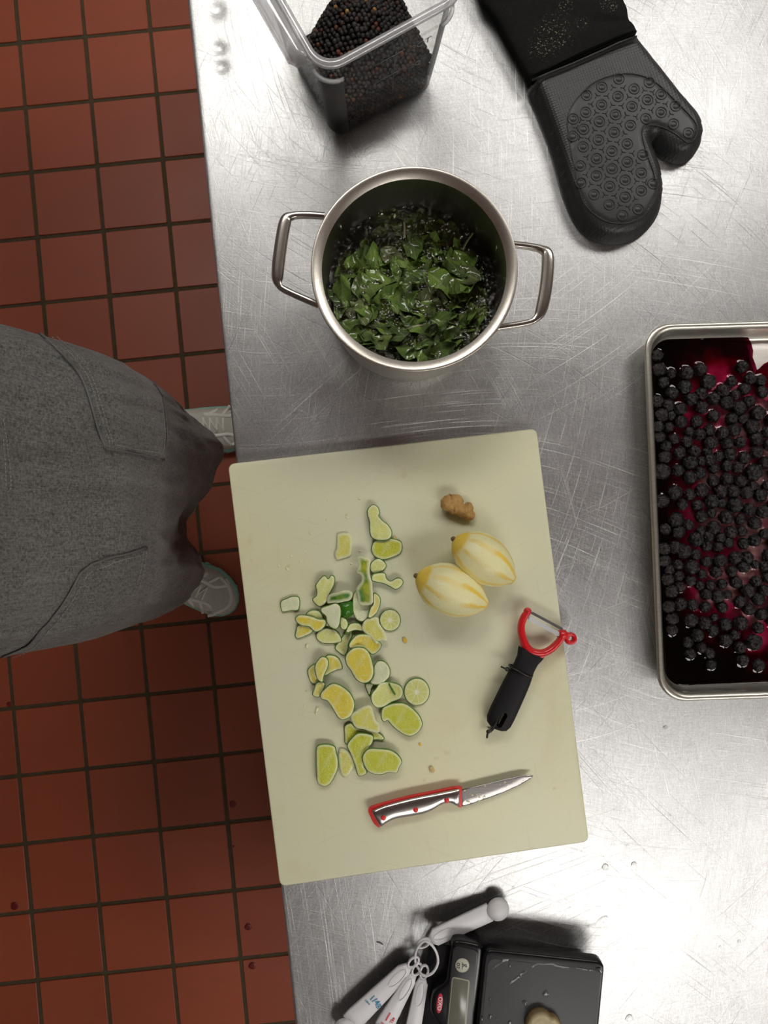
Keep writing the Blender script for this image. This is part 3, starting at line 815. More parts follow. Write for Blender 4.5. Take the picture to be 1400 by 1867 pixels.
# ------------------------------------------------------------------ peppercorn container
bcn = P(613, 258, T)                       # sharp near base corner
e1 = Vector((.873, .488, 0)).normalized()   # along front right side
e2 = Vector((-.488, .873, 0)).normalized()  # along left side
SB = .142; CHT = .178
cc0 = bcn + (e1 + e2) * SB / 2
rot = math.atan2(e1.y, e1.x)
t = empty('storage_container', (cc0.x, cc0.y, T), 'square clear plastic food storage container of peppercorns, rotated on the steel table', 'container')
def crr(o, z, r): return [(p[0], p[1], z) for p in rrect(SB + 2 * o, SB + 2 * o, r, 7, cc0.x, cc0.y, rot)]
tp = .0125
def wall_off(z): return tp * (z - T) / CHT
ZR = T + CHT
outer = [crr(-.006, T + .0004, .016), crr(-.001, T + .002, .018), crr(0.0, T + .006, .019)] + [crr(wall_off(z), z, .019 + wall_off(z) * .3) for z in (T + .05, T + .10, ZR - .035)] + [crr(wall_off(ZR - .034) + .0035, ZR - .034, .024), crr(wall_off(ZR) + .0035, ZR - .004, .026)]
o = rings_mesh('outer_shell', outer, CLEAR, t, caps=(True, False))
o.data.materials.append(CORNER)
for k_, pg in enumerate(o.data.polygons):
    if len(pg.vertices) == 4 and (k_ // 32) in (2, 3, 4) and (k_ % 8) < 7: pg.material_index = 1
autosmooth(o, 60)
inner = [crr(wall_off(z) - .0028, z, .017 + wall_off(z) * .3) for z in (T + .004, T + .05, T + .10, ZR - .002)]
o = rings_mesh('inner_shell', inner, CLEAR, t, caps=(True, False))
zo = wall_off(ZR)
rim = [crr(zo - .003, ZR - .003, .022), crr(zo - .003, ZR, .022), crr(zo + .001, ZR + .001, .024), crr(zo + .0048, ZR, .027), crr(zo + .0058, ZR - .003, .028), crr(zo + .0040, ZR - .005, .027)]
rings_mesh('rim', rim, CLRIM, t, loop=True)
# step ledge under the rim at the corners
led = [crr(wall_off(ZR - .034) + .0005, ZR - .0345, .023), crr(wall_off(ZR - .034) + .004, ZR - .0335, .025), crr(wall_off(ZR - .034) + .0045, ZR - .036, .025), crr(wall_off(ZR - .034) + .001, ZR - .037, .023)]
for nm_, cidx in (('near', 2), ('right', 3)):
    n_ = 8; seg = [[r_[k] for k in range(cidx * n_, cidx * n_ + n_)] for r_ in led]
    N = n_; rings_mesh('corner_ledge', [[seg[j][i] for j in range(4)] for i in range(n_)], CLRIM, t, caps=(True, True))
# side grips : thick flange hanging from rim on the left and right sides
for sgn in (-1, 1):
    ax = e1 * sgn; base = Vector((cc0.x, cc0.y, 0)) + ax * (SB / 2 + zo + .0055)
    prof = [(0, ZR - .001), (.010, ZR - .002), (.016, ZR - .006), (.017, ZR - .022), (.013, ZR - .028), (.010, ZR - .028), (.012, ZR - .020), (.011, ZR - .008), (0, ZR - .006)]
    rings = []
    for k, (s_, sc_) in enumerate([(-.062, .15), (-.056, .75), (-.048, 1), (0, 1), (.048, 1), (.056, .75), (.062, .15)]):
        rings.append([base + e2 * s_ + ax * a_ * sc_ + Vector((0, 0, z_ if sc_ == 1 else ZR - (ZR - z_) * (.5 + .5 * sc_))) for a_, z_ in prof])
    o = rings_mesh('grip', rings, CLRIM, t, caps=(True, True))
# graduation text on the front right wall
def wall_text(body, size, along, zz):
    me = textmesh(body, size, .00015); me.materials.append(INKG)
    o = link('graduation_mark', me, t)
    n_ = -e2; off = SB / 2 + wall_off(zz) + .0005
    pos = Vector((cc0.x, cc0.y, 0)) + e1 * along + n_ * off + Vector((0, 0, zz))
    up = (Vector((0, 0, 1)) + n_ * (tp / CHT)).normalized()
    M = Matrix((e1, up, e1.cross(up))).transposed().to_4x4(); M.translation = pos - t.location
    o.matrix_local = M; return o
INKG = plain('moulded_grey_mark', (.16, .16, .16), .5)
wall_text('3QT', .013, .038, T + .124); wall_text('2QT', .011, .038, T + .086)
for zz in (T + .130, T + .092):
    pth = [Vector((cc0.x, cc0.y, zz)) - e2 * (SB / 2 + wall_off(zz) + .0003) + e1 * a_ for a_ in (-.02, .018)]
    tube('graduation_line', pth, .0003, INKG, t, 5)
pth = [Vector((cc0.x, cc0.y, zz)) - e2 * (SB / 2 + wall_off(zz) + .0003) + e1 * .006 for zz in (T + .03, T + .145)]
tube('graduation_line', pth, .0003, INKG, t, 5)

# peppercorns
def fillh(a, n_):
    """a along e1 (0..SB), n_ along e2 from the front right wall"""
    h = .054 + .040 * math.exp(-((a - .075) ** 2 + (n_ - .075) ** 2) / .042 ** 2)
    lim = .078 + .55 * a
    if n_ > lim: h *= max(0, 1 - (n_ - lim) / .030) ** .8
    return h + .0025 * mnoise.noise(Vector((a * 60, n_ * 60, 0)))
rn = random.Random(5)
pr = .0028
cands = []
sp = .0050
na = int((SB - .006) / sp)
for i in range(na + 1):
    for j in range(na + 1):
        a = .0045 + i * sp + rn.uniform(-.0010, .0010); n_ = .0045 + (j + .5 * (i % 2)) * sp + rn.uniform(-.0010, .0010)
        if a > SB - .0045 or n_ > SB - .0045 or a < .0045 or n_ < .0045: continue
        if min(a, SB - a) < .014 and min(n_, SB - n_) < .014:
            ca_ = min(a, SB - a) - .0155; cn_ = min(n_, SB - n_) - .0155
            if math.hypot(ca_, cn_) > .0125: continue
        h = fillh(a, n_)
        if h < .004: continue
        cands.append((a, n_, h, 'top'))
        if h > .008: cands.append((a + .0022, n_ + .002, h - .0038, 'sub'))
stuffp = []
for c_ in cands:
    if c_[3] == 'sub': stuffp.append(c_)
wall_b = []
for zc in np.arange(.0035, .074, .0047):
    for k in range(int(SB / sp)):
        s_ = .012 + (k + .5 * (int(zc / .0047) % 2)) * sp
        if s_ > SB - .012: continue
        for a, n_ in ((s_, .0062), (.0062, s_), (SB - .0062, s_)):
            if zc < fillh(a, n_) - .003: wall_b.append((a + rn.uniform(-.0006, .0006), n_ + rn.uniform(-.0006, .0006), zc + rn.uniform(-.0006, .0006), 'wall'))
    for qa, qn, a0 in ((.0185, .0185, PI), (SB - .0185, .0185, -PI / 2)):
        for k in range(6):
            an = a0 + (k + .5) / 6 * PI / 2; a, n_ = qa + .0118 * math.cos(an), qn + .0118 * math.sin(an)
            if zc < fillh(a, n_) - .003: wall_b.append((a, n_, zc, 'wall'))
tops = [c_ for c_ in cands if c_[3] == 'top']
tops.sort(key=lambda c_: c_[1] + .0 * c_[0])
def inview(c_):
    p = bcn + e1 * c_[0] + e2 * c_[1] + Vector((0, 0, c_[2]))
    d = RM.transposed() @ (p - Vector((0, 0, CH))); return 933.5 - F * d.y / -d.z > 2
vis = [c_ for c_ in tops if inview(c_)]
rn.shuffle(vis); single = vis[:300]; ids = set(map(id, single))
stuffp += [c_ for c_ in tops if id(c_) not in ids] + wall_b
def tintv(): 
    r_ = rn.random(); return .99 if r_ > .985 else (.93 if r_ > .95 else (.78 if r_ > .85 else rn.uniform(0, .6)))
pv, pf = ico(2, 1.0)
pmeshes = []
for tv in (0, .2, .35, .5, .6, .78, .93, .99):
    vv = [v * (1 + .10 * mnoise.noise(v * 2.2 + Vector((tv * 9, 0, 0)))) * pr for v in pv]
    o = mesh('peppercorn', vv, pf, PEPPER, None, True, [(tv, 0)] * len(vv)); pmeshes.append((tv, o.data)); bpy.data.objects.remove(o)
wts = [5, 5, 5, 4, 4, 3, 1.4, .5]
for c_ in single:
    me = rn.choices(pmeshes, wts)[0][1]
    o = link('peppercorn', me); p = bcn + e1 * c_[0] + e2 * c_[1]; o.location = (p.x, p.y, T + .003 + c_[2] + rn.uniform(-.0012, .0012))
    s_ = rn.uniform(.85, 1.18); o.scale = (s_, s_, s_); o.rotation_euler = (rn.uniform(0, 6), rn.uniform(0, 6), rn.uniform(0, 6))
    tag(o, 'small dark dried peppercorn on top of the heap in the clear container', 'peppercorn', 'peppercorns on top of the heap')
iv, if_ = ico(1, 1.0)
IV = np.array([tuple(v) for v in iv]); IF = np.array(if_)
VS, FS, UV = [], [], []
for k, c_ in enumerate(stuffp):
    p = bcn + e1 * c_[0] + e2 * c_[1]; z = T + .003 + c_[2]
    s_ = pr * rn.uniform(.88, 1.15); tv = tintv()
    VS.append(IV * s_ + np.array((p.x, p.y, z))); FS.append(IF + k * len(iv)); UV += [(tv, 0)] * len(iv)
# dark core so nothing shows between
VSn = np.concatenate(VS); FSn = np.concatenate(FS)
base = len(VSn); cv, cf = [], []
NC = 14
for i in range(NC + 1):
    for j in range(NC + 1):
        a = .008 + (SB - .016) * i / NC; n_ = .008 + (SB - .016) * j / NC; p = bcn + e1 * a + e2 * n_
        cv.append((p.x, p.y, T + .001 + max(.0025, fillh(a, n_) - .006)))
for i in range(NC):
    for j in range(NC): a = base + i * (NC + 1) + j; cf.append([a, a + NC + 1, a + NC + 2, a + 1])
b2 = base + len(cv)
cor = [bcn + e1 * a + e2 * n_ for a, n_ in ((.008, .008), (SB - .008, .008), (SB - .008, SB - .008), (.008, SB - .008))]
skirt = [(i, 0) for i in range(NC + 1)] + [(NC, j) for j in range(1, NC + 1)] + [(i, NC) for i in range(NC - 1, -1, -1)] + [(0, j) for j in range(NC - 1, 0, -1)]
for i, j in skirt:
    v = cv[i * (NC + 1) + j]; cv.append((v[0], v[1], T + .0035))
for k in range(len(skirt)):
    i, j = skirt[k]; i2, j2 = skirt[(k + 1) % len(skirt)]
    cf.append([base + i * (NC + 1) + j, base + i2 * (NC + 1) + j2, b2 + (k + 1) % len(skirt), b2 + k][::-1])
UV += [(0.1, 0)] * len(cv)
o = mesh('peppercorns', list(map(tuple, VSn)) + cv, [list(f) for f in FSn] + cf, PEPPER, None, True, UV, (cc0.x, cc0.y, T + .003))
tag(o, 'remaining heap of dark peppercorns filling the clear container', 'peppercorns', None, 'stuff')

# ------------------------------------------------------------------ oven mitt
MZ = T + .030
s_ = 3.043
sil = [(345, 440), (325, 480), (330, 515), (365, 590), (410, 700), (455, 830), (490, 950), (520, 1060), (560, 1160), (600, 1230), (650, 1285), (720, 1322), (800, 1333), (880, 1320), (950, 1285), (1010, 1225), (1045, 1160), (1062, 1080), (1058, 980), (1035, 890), (1008, 825), (997, 790), (1008, 778), (1045, 825), (1100, 865), (1160, 882), (1215, 868), (1252, 825), (1280, 770), (1283, 710), (1265, 650), (1220, 590), (1150, 510), (1080, 420), (1000, 320), (940, 245), (908, 200)]
cen = P(860 + 780 / s_, 800 / s_, T)
t = empty('oven_mitt', (cen.x, cen.y, T), 'black silicone oven mitt with fabric cuff lying on the steel table', 'oven mitt')
so = [P(860 + x / s_, y / s_, T + .014).xy for x, y in sil]
so = cr(so[:-1] + [so[-1]], 3, False)
def mtop(d, x, y):
    k = min(1, d / .016); return T + .008 + .020 * math.sqrt(max(0, 1 - (1 - k) ** 2)) + .0012 * mnoise.noise(Vector((x * 18, y * 18, 3))) * k
# keep the wrist end from closing: distance measured anyway, cuff overlaps it
mo = pillow('silicone_body', so, .0042, mtop, T + .0008, SILP, t, skirt=.0015)
mt_bvh = BVHTree.FromPolygons([v.co + t.location for v in mo.data.vertices], [p.vertices[:] for p in mo.data.polygons])
def on_mitt(x, y, off=0.0):
    h = mt_bvh.ray_cast(Vector((x, y, T + .2)), Vector((0, 0, -1)))
    return (h[0].z if h[0] is not None else T + .02) + off
def mp_(x, y): return P(860 + x / s_, y / s_, T + .028)
pan_pts = [(540, 760), (530, 680), (545, 610), (590, 540), (660, 470), (740, 430), (830, 410), (920, 415), (990, 440), (1060, 490), (1130, 560), (1200, 630), (1245, 690), (1250, 740), (1225, 782), (1190, 790), (1150, 762), (1080, 715), (1020, 695), (970, 700), (945, 740), (955, 800), (980, 880), (1010, 960), (1025, 1040), (1020, 1100), (980, 1170), (920, 1220), (840, 1240), (750, 1230), (680, 1190), (620, 1120), (590, 1030), (570, 930), (550, 840)]
po = cr([mp_(x, y).xy for x, y in pan_pts], 3)
Q, tris, bnd, D = fill(po, .004)
vs = [(q_[0], q_[1], on_mitt(q_[0], q_[1], -.0006 + (.0014 if d > 0 else 0))) for q_, d in zip(Q, D)]
mesh('grip_panel', vs, tris, SIL, t)
tube('panel_ridge', [(p[0], p[1], on_mitt(p[0], p[1], .0004)) for p in po], .0007, SIL, t, 6, True)
RNG = [(815, 440), (722, 485), (900, 495), (810, 537), (720, 583), (632, 625), (888, 592), (975, 555), (1050, 525), (797, 638), (708, 676), (620, 718), (880, 697), (965, 660), (1050, 625), (1130, 590), (790, 735), (703, 777), (618, 815), (862, 800), (1118, 690), (1200, 740), (777, 840), (693, 880), (603, 920), (862, 900), (948, 862), (778, 937), (692, 975), (605, 1015), (850, 1000), (940, 960), (765, 1035), (678, 1080), (850, 1095), (940, 1060), (1005, 1020), (762, 1137), (922, 1162), (835, 1195), (985, 460), (637, 530), (562, 662), (560, 757)]
def torus_mesh(R, r_, n=20, m_=6):
    vs, fs = [], []
    for i in range(n):
        a = 2 * PI * i / n
        for k in range(m_):
            b = 2 * PI * k / m_; vs.append(((R + r_ * math.cos(b)) * math.cos(a), (R + r_ * math.cos(b)) * math.sin(a), r_ * .75 * math.sin(b)))
    for i in range(n):
        for k in range(m_): fs.append((i * m_ + k, ((i + 1) % n) * m_ + k, ((i + 1) % n) * m_ + (k + 1) % m_, i * m_ + (k + 1) % m_))
    n0 = len(vs); vs.append((0, 0, -.0001)); rr_ = R * .62
    for i in range(n): a = 2 * PI * i / n; vs.append((rr_ * math.cos(a), rr_ * math.sin(a), -.0001))
    for i in range(n): a = 2 * PI * i / n; vs.append((rr_ * 1.1 * math.cos(a), rr_ * 1.1 * math.sin(a), -.0006))
    for i in range(n):
        j = (i + 1) % n; fs.append((n0, n0 + 1 + i, n0 + 1 + j)); fs.append((n0 + 1 + i, n0 + 1 + n + i, n0 + 1 + n + j, n0 + 1 + j))
    me = bpy.data.meshes.new('ring'); me.from_pydata(vs, [], fs); me.polygons.foreach_set('use_smooth', [True] * len(fs)); me.materials.append(SIL); return me
tmm = torus_mesh(.0064, .0007)
pin = np.array([(p[0], p[1]) for p in po])
for x, y in RNG:
    p = mp_(x, y); z = on_mitt(p.x, p.y, .0011)
    o = link('raised_ring', tmm, t)
    e_ = .004; nx = (on_mitt(p.x - e_, p.y) - on_mitt(p.x + e_, p.y)) / (2 * e_); ny = (on_mitt(p.x, p.y - e_) - on_mitt(p.x, p.y + e_)) / (2 * e_)
    qn = Vector((0, 0, 1)).rotation_difference(Vector((nx * .7, ny * .7, 1)).normalized()); o.rotation_mode = 'QUATERNION'; o.rotation_quaternion = qn
    o.location = (p.x - t.location.x, p.y - t.location.y, z - t.location.z)
# small three-armed marks between rings
sv, sf = [], []
for i in range(len(RNG)):
    for j in range(i):
        a, b = Vector(RNG[i]), Vector(RNG[j])
        if (a - b).length < 112:
            for c_ in range(j):
                d = Vector(RNG[c_])
                if (a - d).length < 118 and (b - d).length < 118:
                    m_ = (a + b + d) / 3
                    for q_ in (a, b, d):
                        dr = ((q_ - m_).normalized()); dr = Vector((-dr.x, -dr.y))
                        pa = [mp_(*(m_ + dr * k_)) for k_ in (0, 9, 19)]
                        pa = [Vector((p.x, p.y, on_mitt(p.x, p.y, .0009))) for p in pa]
                        rg = tube_rings(pa, .00055, 5); n0 = len(sv)
                        for r_ in rg: sv += r_
                        for jj in range(2):
                            for k in range(5): sf.append((n0 + jj * 5 + k, n0 + jj * 5 + (k + 1) % 5, n0 + jj * 5 + 5 + (k + 1) % 5, n0 + jj * 5 + 5 + k))
                        sf.append([n0 + 4, n0 + 3, n0 + 2, n0 + 1, n0]); sf.append([n0 + 10 + k for k in range(5)])
o = mesh('grip_marks', sv, sf, SIL, t); o['kind'] = 'stuff'
# cuff : puffy fabric tube
Ls = [(350, 437), (322, 455), (300, 430), (250, 340), (190, 230), (130, 120), (85, 60), (50, 20), (20, -60), (-20, -180), (-60, -300)]
Rs = [(906, 197), (908, 190), (900, 172), (885, 148), (862, 122), (852, 60), (826, 0), (815, -50), (800, -120), (780, -220), (750, -330)]
NU = 26; rings = []
Lc = cr([P(860 + x / s_, y / s_, T + .016) for x, y in Ls], 5, False); Rc = cr([P(860 + x / s_, y / s_, T + .016) for x, y in Rs], 5, False)
NVv = min(len(Lc), len(Rc))
for j in range(NVv):
    a, b = Lc[j], Rc[j]; ring = []
    for k in range(2 * NU):
        an = 2 * PI * k / (2 * NU); c_, sn = math.cos(an), math.sin(an)
        f = .5 - .5 * math.copysign(abs(c_) ** .9, c_); p = a.lerp(b, f)
        hh = .0150 * math.copysign(abs(sn) ** .55, sn)
        if sn > 0:
            hh += (.0036 * mnoise.noise(Vector((f * 2.2, j * .16, 2))) + .0018 * mnoise.noise(Vector((f * 5 + j * .2, j * .35, 7)))) * min(1, sn * 1.5) + .001
        ring.append((p.x, p.y, max(T + .0012, T + .0165 + hh)))
    rings.append(ring)
rings_mesh('fabric_cuff', rings, CUFF, t, caps=(True, True))
tube('cuff_seam', [P(860 + x / s_, y / s_, T + .0325) for x, y in [(338, 444), (420, 408), (560, 352), (700, 290), (820, 235), (914, 202)]], .0013, SIL, t, 8)

# ------------------------------------------------------------------ sheet pan
PA = .03123; pu = Vector((math.cos(PA), math.sin(PA), 0)); pv_ = Vector((math.sin(PA), -math.cos(PA), 0))
PW, PL = .330, .457
pcn = Vector((.31991, .25331, 0)) + pu * PW / 2 + pv_ * PL / 2
t = empty('sheet_pan', (pcn.x, pcn.y, T), 'rimmed aluminium sheet pan of dark berries in juice at the right edge', 'baking tray')
def prr(o, z, r, n=8): return [(p[0], p[1], z) for p in rrect(PW + 2 * o, PL + 2 * o, r, n, pcn.x, pcn.y, PA)]
FI = -.0165      # floor inset from outer rim
prof = [(FI - .003, .0018, .020), (FI, .0026, .022), (-.0095, .0215, .028), (-.0085, .0235, .029), (-.0065, .0262, .030), (-.0035, .0272, .031), (-.001, .0262, .032), (0, .0240, .033), (-.0012, .0215, .032), (-.004, .0205, .031), (-.0065, .0210, .030), (-.0085, .0205, .029), (FI - .0002, .0014, .022), (FI - .004, .0004, .019)]
rings = [prr(o_, T + z, r) for o_, z, r in prof]
o = rings_mesh('rim', rings, ALU, t); autosmooth(o, 70)
# slightly domed floor
NX, NY = 30, 40; vs, fs = [], []
ol = [Vector(p[:2]) for p in prr(FI - .003, 0, .020)]
Q, tris, bnd, D = fill(ol, .010)
def floorz(x, y):
    r = Vector((x, y, 0)) - pcn; a = r.dot(pu) / (PW / 2); b = r.dot(pv_) / (PL / 2); a, b = min(1, abs(a)), min(1, abs(b))
    return T + .0018 + .0034 * max(0, (1 - a ** 2)) * max(0, (1 - b ** 4))
vs = [(q_[0], q_[1], floorz(*q_) if d > 0 else T + .0018) for q_, d in zip(Q, D)]
mesh('floor_sheet', vs, [tuple(f) for f in tris], ALUF, t)
slab('underside', [Vector(p[:2]) for p in prr(FI - .0045, 0, .019)], T + .0003, T + .0012, .0002, ALU, t, 1)
JZ = T + .0056
def pan_uv(x, y): r = Vector((x, y, 0)) - pcn; return r.dot(pu), r.dot(pv_)
fo_ = [Vector(p[:2]) for p in prr(FI + .0008, 0, .0215, 10)]
# cut out the bare aluminium area at the top
bare_px = [(1362, 606), (1368, 625), (1372, 640), (1371, 652), (1376, 664), (1379, 675), (1384, 671), (1391, 664), (1402, 658), (1420, 650), (1440, 655), (1462, 640), (1480, 612), (1482, 600)]
bare = [P(x, y, JZ).xy for x, y in bare_px]
# insert: find outline pts along top edge (v = -PL/2) between u range
topy = [i for i, p in enumerate(fo_)]
ub0 = pan_uv(*bare[0])[0]; ub1 = pan_uv(*bare[-1])[0]
out = []; done = False
fo_c = ccw(fo_)
for i in range(len(fo_c)):
    a, b = fo_c[i - 1], fo_c[i]
    ua, va = pan_uv(*a); ub, vb = pan_uv(*b)
    if not done and va < -PL / 2 + .03 and vb < -PL / 2 + .03 and abs(ub - ua) > .1:
        seq = bare if (ua < ub) else bare[::-1]
        top_v = va
        first, last = seq[0], seq[-1]
        edgept = lambda u_: (pcn + pu * u_ + pv_ * va).xy
        n0_ = 10
        s0, s1 = pan_uv(*first)[0], pan_uv(*last)[0]
        for k in range(1, n0_): u_ = ua + (s0 - ua) * k / n0_; out.append(edgept(u_) + pv_.xy * (.0006 * mnoise.noise(Vector((u_ * 90, 0, 0)))))
        out.append(edgept(s0)); out += [Vector(q_) for q_ in seq[1:-1]]; out.append(edgept(s1))
        for k in range(1, n0_): u_ = s1 + (ub - s1) * k / n0_; out.append(edgept(u_))
        done = True
    out.append(Vector(b))
bp = np.array([(p[0], p[1]) for p in bare])
# berries
def berry_mesh(seed):
    bv, bf = ico(4, 1.0); vs = []
    for v in bv:
        n1 = mnoise.noise(v * 2.3 + Vector((seed * 7.1, 0, 0))); n2 = mnoise.noise(v * 6 + Vector((0, seed * 3.3, 0))); ridge = abs(mnoise.noise(v * 3.6 + Vector((0, 0, seed * 5))))
        r = 1 + .12 * n1 + .12 * n2 - .17 * (1 - min(1, ridge * 4.5)) + .05 * mnoise.noise(v * 11)
        p = v * r; p.z *= .86
        rr_ = math.hypot(v.x, v.y)
        if v.z > 0 and seed % 2 == 0: p.z -= .26 * math.exp(-(rr_ / .26) ** 2); p.z += .07 * math.exp(-((rr_ - .36) / .10) ** 2)
        vs.append(p)
    me = bpy.data.meshes.new('berry'); me.from_pydata(vs, [], bf); me.polygons.foreach_set('use_smooth', [True] * len(bf)); me.materials.append(BERRY); return me
BM = [berry_mesh(i) for i in range(6)]
ex = [(x / 5.1875 + 1160, y / 5.1875 + 570, r) for x, y, r in [(205, 400, 54), (225, 535, 62), (340, 570, 45), (270, 655, 52), (480, 570, 62), (610, 535, 60), (680, 655, 70), (1005, 510, 54), (465, 700, 64), (345, 755, 58), (905, 650, 50), (820, 735, 62), (1025, 720, 56), (1080, 620, 56), (1185, 640, 50), (620, 765, 56), (210, 835, 56), (520, 815, 60), (735, 810, 56), (940, 775, 48), (855, 850, 64), (310, 870, 58), (420, 910, 60), (620, 895, 62), (975, 900, 64), (735, 975, 58), (250, 965, 60), (340, 970, 45), (430, 1030, 60), (575, 1030, 58), (1190, 750, 56), (1070, 840, 54), (905, 1000, 54), (1010, 1005, 48), (1145, 950, 70), (1095, 1080, 66), (925, 1110, 60), (815, 1140, 58), (695, 1110, 56), (600, 1150, 56), (505, 1125, 48), (320, 1080, 44), (215, 1075, 52), (700, 1230, 62), (860, 1235, 56), (985, 1225, 52), (1135, 1190, 62), (485, 1215, 56), (365, 1190, 50), (235, 1170, 50), (290, 1260, 50), (415, 1325, 60), (555, 1310, 55), (680, 1310, 45), (785, 1355, 50), (885, 1340, 58), (1020, 1370, 58), (700, 1390, 60), (510, 1415, 66), (620, 1400, 45), (250, 1500, 72), (400, 1490, 56), (735, 1470, 52), (860, 1450, 52), (960, 1460, 56), (1105, 1510, 76), (605, 1515, 56), (510, 1560, 60), (730, 1590, 56), (855, 1570, 56), (985, 1590, 58), (370, 1700, 66), (620, 1680, 64), (800, 1690, 62), (920, 1690, 60), (1040, 1700, 62), (510, 1720, 54), (1175, 1730, 62), (1110, 1640, 50), (255, 1780, 60), (710, 1780, 64), (810, 1800, 44), (930, 1820, 68)]]
ex += [(x / 5.046 + 1160, y / 5.046 + 930, r) for x, y, r in [(310, 890, 56), (340, 1000, 56), (525, 875, 52), (505, 1015, 62), (635, 1040, 58), (710, 1110, 54), (570, 1155, 56), (485, 1220, 50), (505, 1325, 50), (610, 1270, 46), (680, 1320, 50), (700, 1425, 46), (830, 1200, 60), (915, 1150, 46), (960, 1040, 66), (1080, 1215, 72), (1125, 1085, 52), (1035, 910, 56), (955, 845, 58), (730, 990, 38), (795, 895, 52), (640, 895, 52), (1155, 960, 54), (280, 175, 52), (370, 90, 70), (485, 135, 52), (395, 205, 60), (600, 60, 56), (695, 25, 46), (825, 65, 64), (960, 85, 52), (1090, 120, 60), (715, 160, 62), (870, 205, 56), (975, 195, 48), (600, 190, 45), (550, 270, 66), (670, 245, 52), (780, 255, 50), (855, 300, 48), (650, 330, 50), (760, 340, 50), (990, 310, 50), (1090, 280, 54), (265, 360, 56), (370, 340, 58), (440, 380, 66), (550, 410, 52), (650, 475, 52), (770, 465, 62), (910, 440, 58), (1020, 440, 56), (990, 520, 56), (1100, 500, 40), (270, 470, 56), (390, 505, 50), (510, 525, 66), (315, 550, 48), (400, 605, 48), (300, 640, 56), (610, 590, 46), (740, 570, 52), (880, 560, 50), (505, 650, 50), (590, 695, 44), (685, 690, 46), (795, 680, 46), (920, 665, 54), (1105, 655, 50), (410, 710, 50), (330, 750, 58), (650, 775, 50), (750, 790, 60), (850, 780, 40), (1025, 745, 64), (1125, 820, 56), (1180, 740, 50)]]
berries = []
for x, y, r in ex:
    rad = r / 5.1 / 1.50 / 1000 * 1.07
    p = P(x, y, T + .012); berries.append((p.x, p.y, rad))
rn = random.Random(8)
def okb(x, y, rad, k=.93): return all(math.hypot(x - a, y - b) > (rad + c_) * k for a, b, c_ in berries)
nview = len(berries); outb = []
for tr_ in range(16000):
    uu = rn.uniform(-PW / 2 + .024, PW / 2 - .03); vv = rn.uniform(-PL / 2 + .045, PL / 2 - .03)
    p = pcn + pu * uu + pv_ * vv; rad = rn.uniform(.0068, .0096)
    if uu < -.06 and vv > .145: continue
    if vv > .16 + .02 * math.sin(uu * 30) and rn.random() < .9: continue
    if min(np.hypot(bp[:, 0] - p.x, bp[:, 1] - p.y)) < .03: continue
    if vv < -PL / 2 + .07 and uu < .02: continue
    if not okb(p.x, p.y, rad): continue
    berries.append((p.x, p.y, rad))
def pix(p):
    d = RM.transposed() @ (Vector(p) - Vector((0, 0, CH))); return 700 + F * d.x / -d.z, 933.5 - F * d.y / -d.z
Q, tris, bnd, D = fill(out, .0027)
BA = np.array([(a_, b_, c_ * .93) for a_, b_, c_ in berries])
vs, uv = [], []
for q_, d in zip(Q, D):
    uu, vv = pan_uv(*q_)
    a = abs(uu) / (PW / 2 - .016); b = abs(vv) / (PL / 2 - .016)
    dep = .04 + .60 * (a ** 5) + .80 * max(0, (b - .60) / .40) ** 1.3
    if uu < -.09: dep += .25 * (-.09 - uu) / .05
    if vv > .10 and uu < -.05: dep += .45 * (vv - .10) / .1
    dep += .20 * mnoise.noise(Vector((uu * 22, vv * 22, 3))) + .12 * mnoise.noise(Vector((uu * 70, vv * 70, 9)))
    db = np.hypot(bp[:, 0] - q_[0], bp[:, 1] - q_[1]).min()
    if db < .03: dep = dep * .6 + .28
    eb = np.hypot(BA[:, 0] - q_[0], BA[:, 1] - q_[1]) - BA[:, 2]; eb = eb[np.argmin(np.abs(eb))]
    mz = .0018 * math.exp(-max(0, eb) / .0014) + .0004 * mnoise.noise(Vector((q_[0] * 60, q_[1] * 60, 0)))
    mz += .0016 * math.exp(-d / .0018)
    vs.append((q_[0], q_[1], JZ + mz)); uv.append((min(1, max(0, dep)), 0))
o = mesh('berry_juice', vs, tris, JUICE, None, True, uv, (pcn.x, pcn.y, JZ))
tag(o, 'dark magenta berry juice pooled on the floor of the sheet pan', 'juice')
VS, FS = [], []
nb = 0; blabels = {7: 'lone wrinkled dark berry beside the bare metal patch of the pan', 5: 'split-looking berry standing apart near the top of the pan'}
lowest = max(range(len(ex)), key=lambda i: ex[i][1]); blabels[lowest] = 'lowest dark berry in the pan, alone near the bottom juice'
for i, (x, y, rad) in enumerate(berries):
    z = floorz(x, y) + rad * .74 + .0002; px_, _ = pix((x, y, z))
    rot_ = (rn.uniform(-.5, .5), rn.uniform(-.5, .5), rn.uniform(0, 6.28)); me = BM[rn.randrange(6)]
    if px_ < 1405 and nb < 300:
        nb += 1
        o = link('dark_berry', me); o.location = (x, y, z); o.scale = (rad, rad, rad); o.rotation_euler = rot_
        tag(o, blabels.get(i, 'wrinkled blackish roasted berry sitting in juice in the sheet pan'), 'berry', 'dark berries in the sheet pan')
    else:
        M = Matrix.Translation((x, y, z)) @ Matrix.Rotation(rot_[2], 4, 'Z') @ Matrix.Scale(rad, 4); n0 = len(VS)
        iv2, if2 = ico(2, 1.0)
        VS += [M @ Vector((v.x, v.y, v.z * .86)) for v in iv2]; FS += [[n0 + k for k in f] for f in if2]
o = mesh('dark_berries', VS, FS, BERRY, None, True, None, (pcn.x, pcn.y, T + .005))
tag(o, 'rest of the dark berries further right in the sheet pan', 'berries', None, 'stuff')

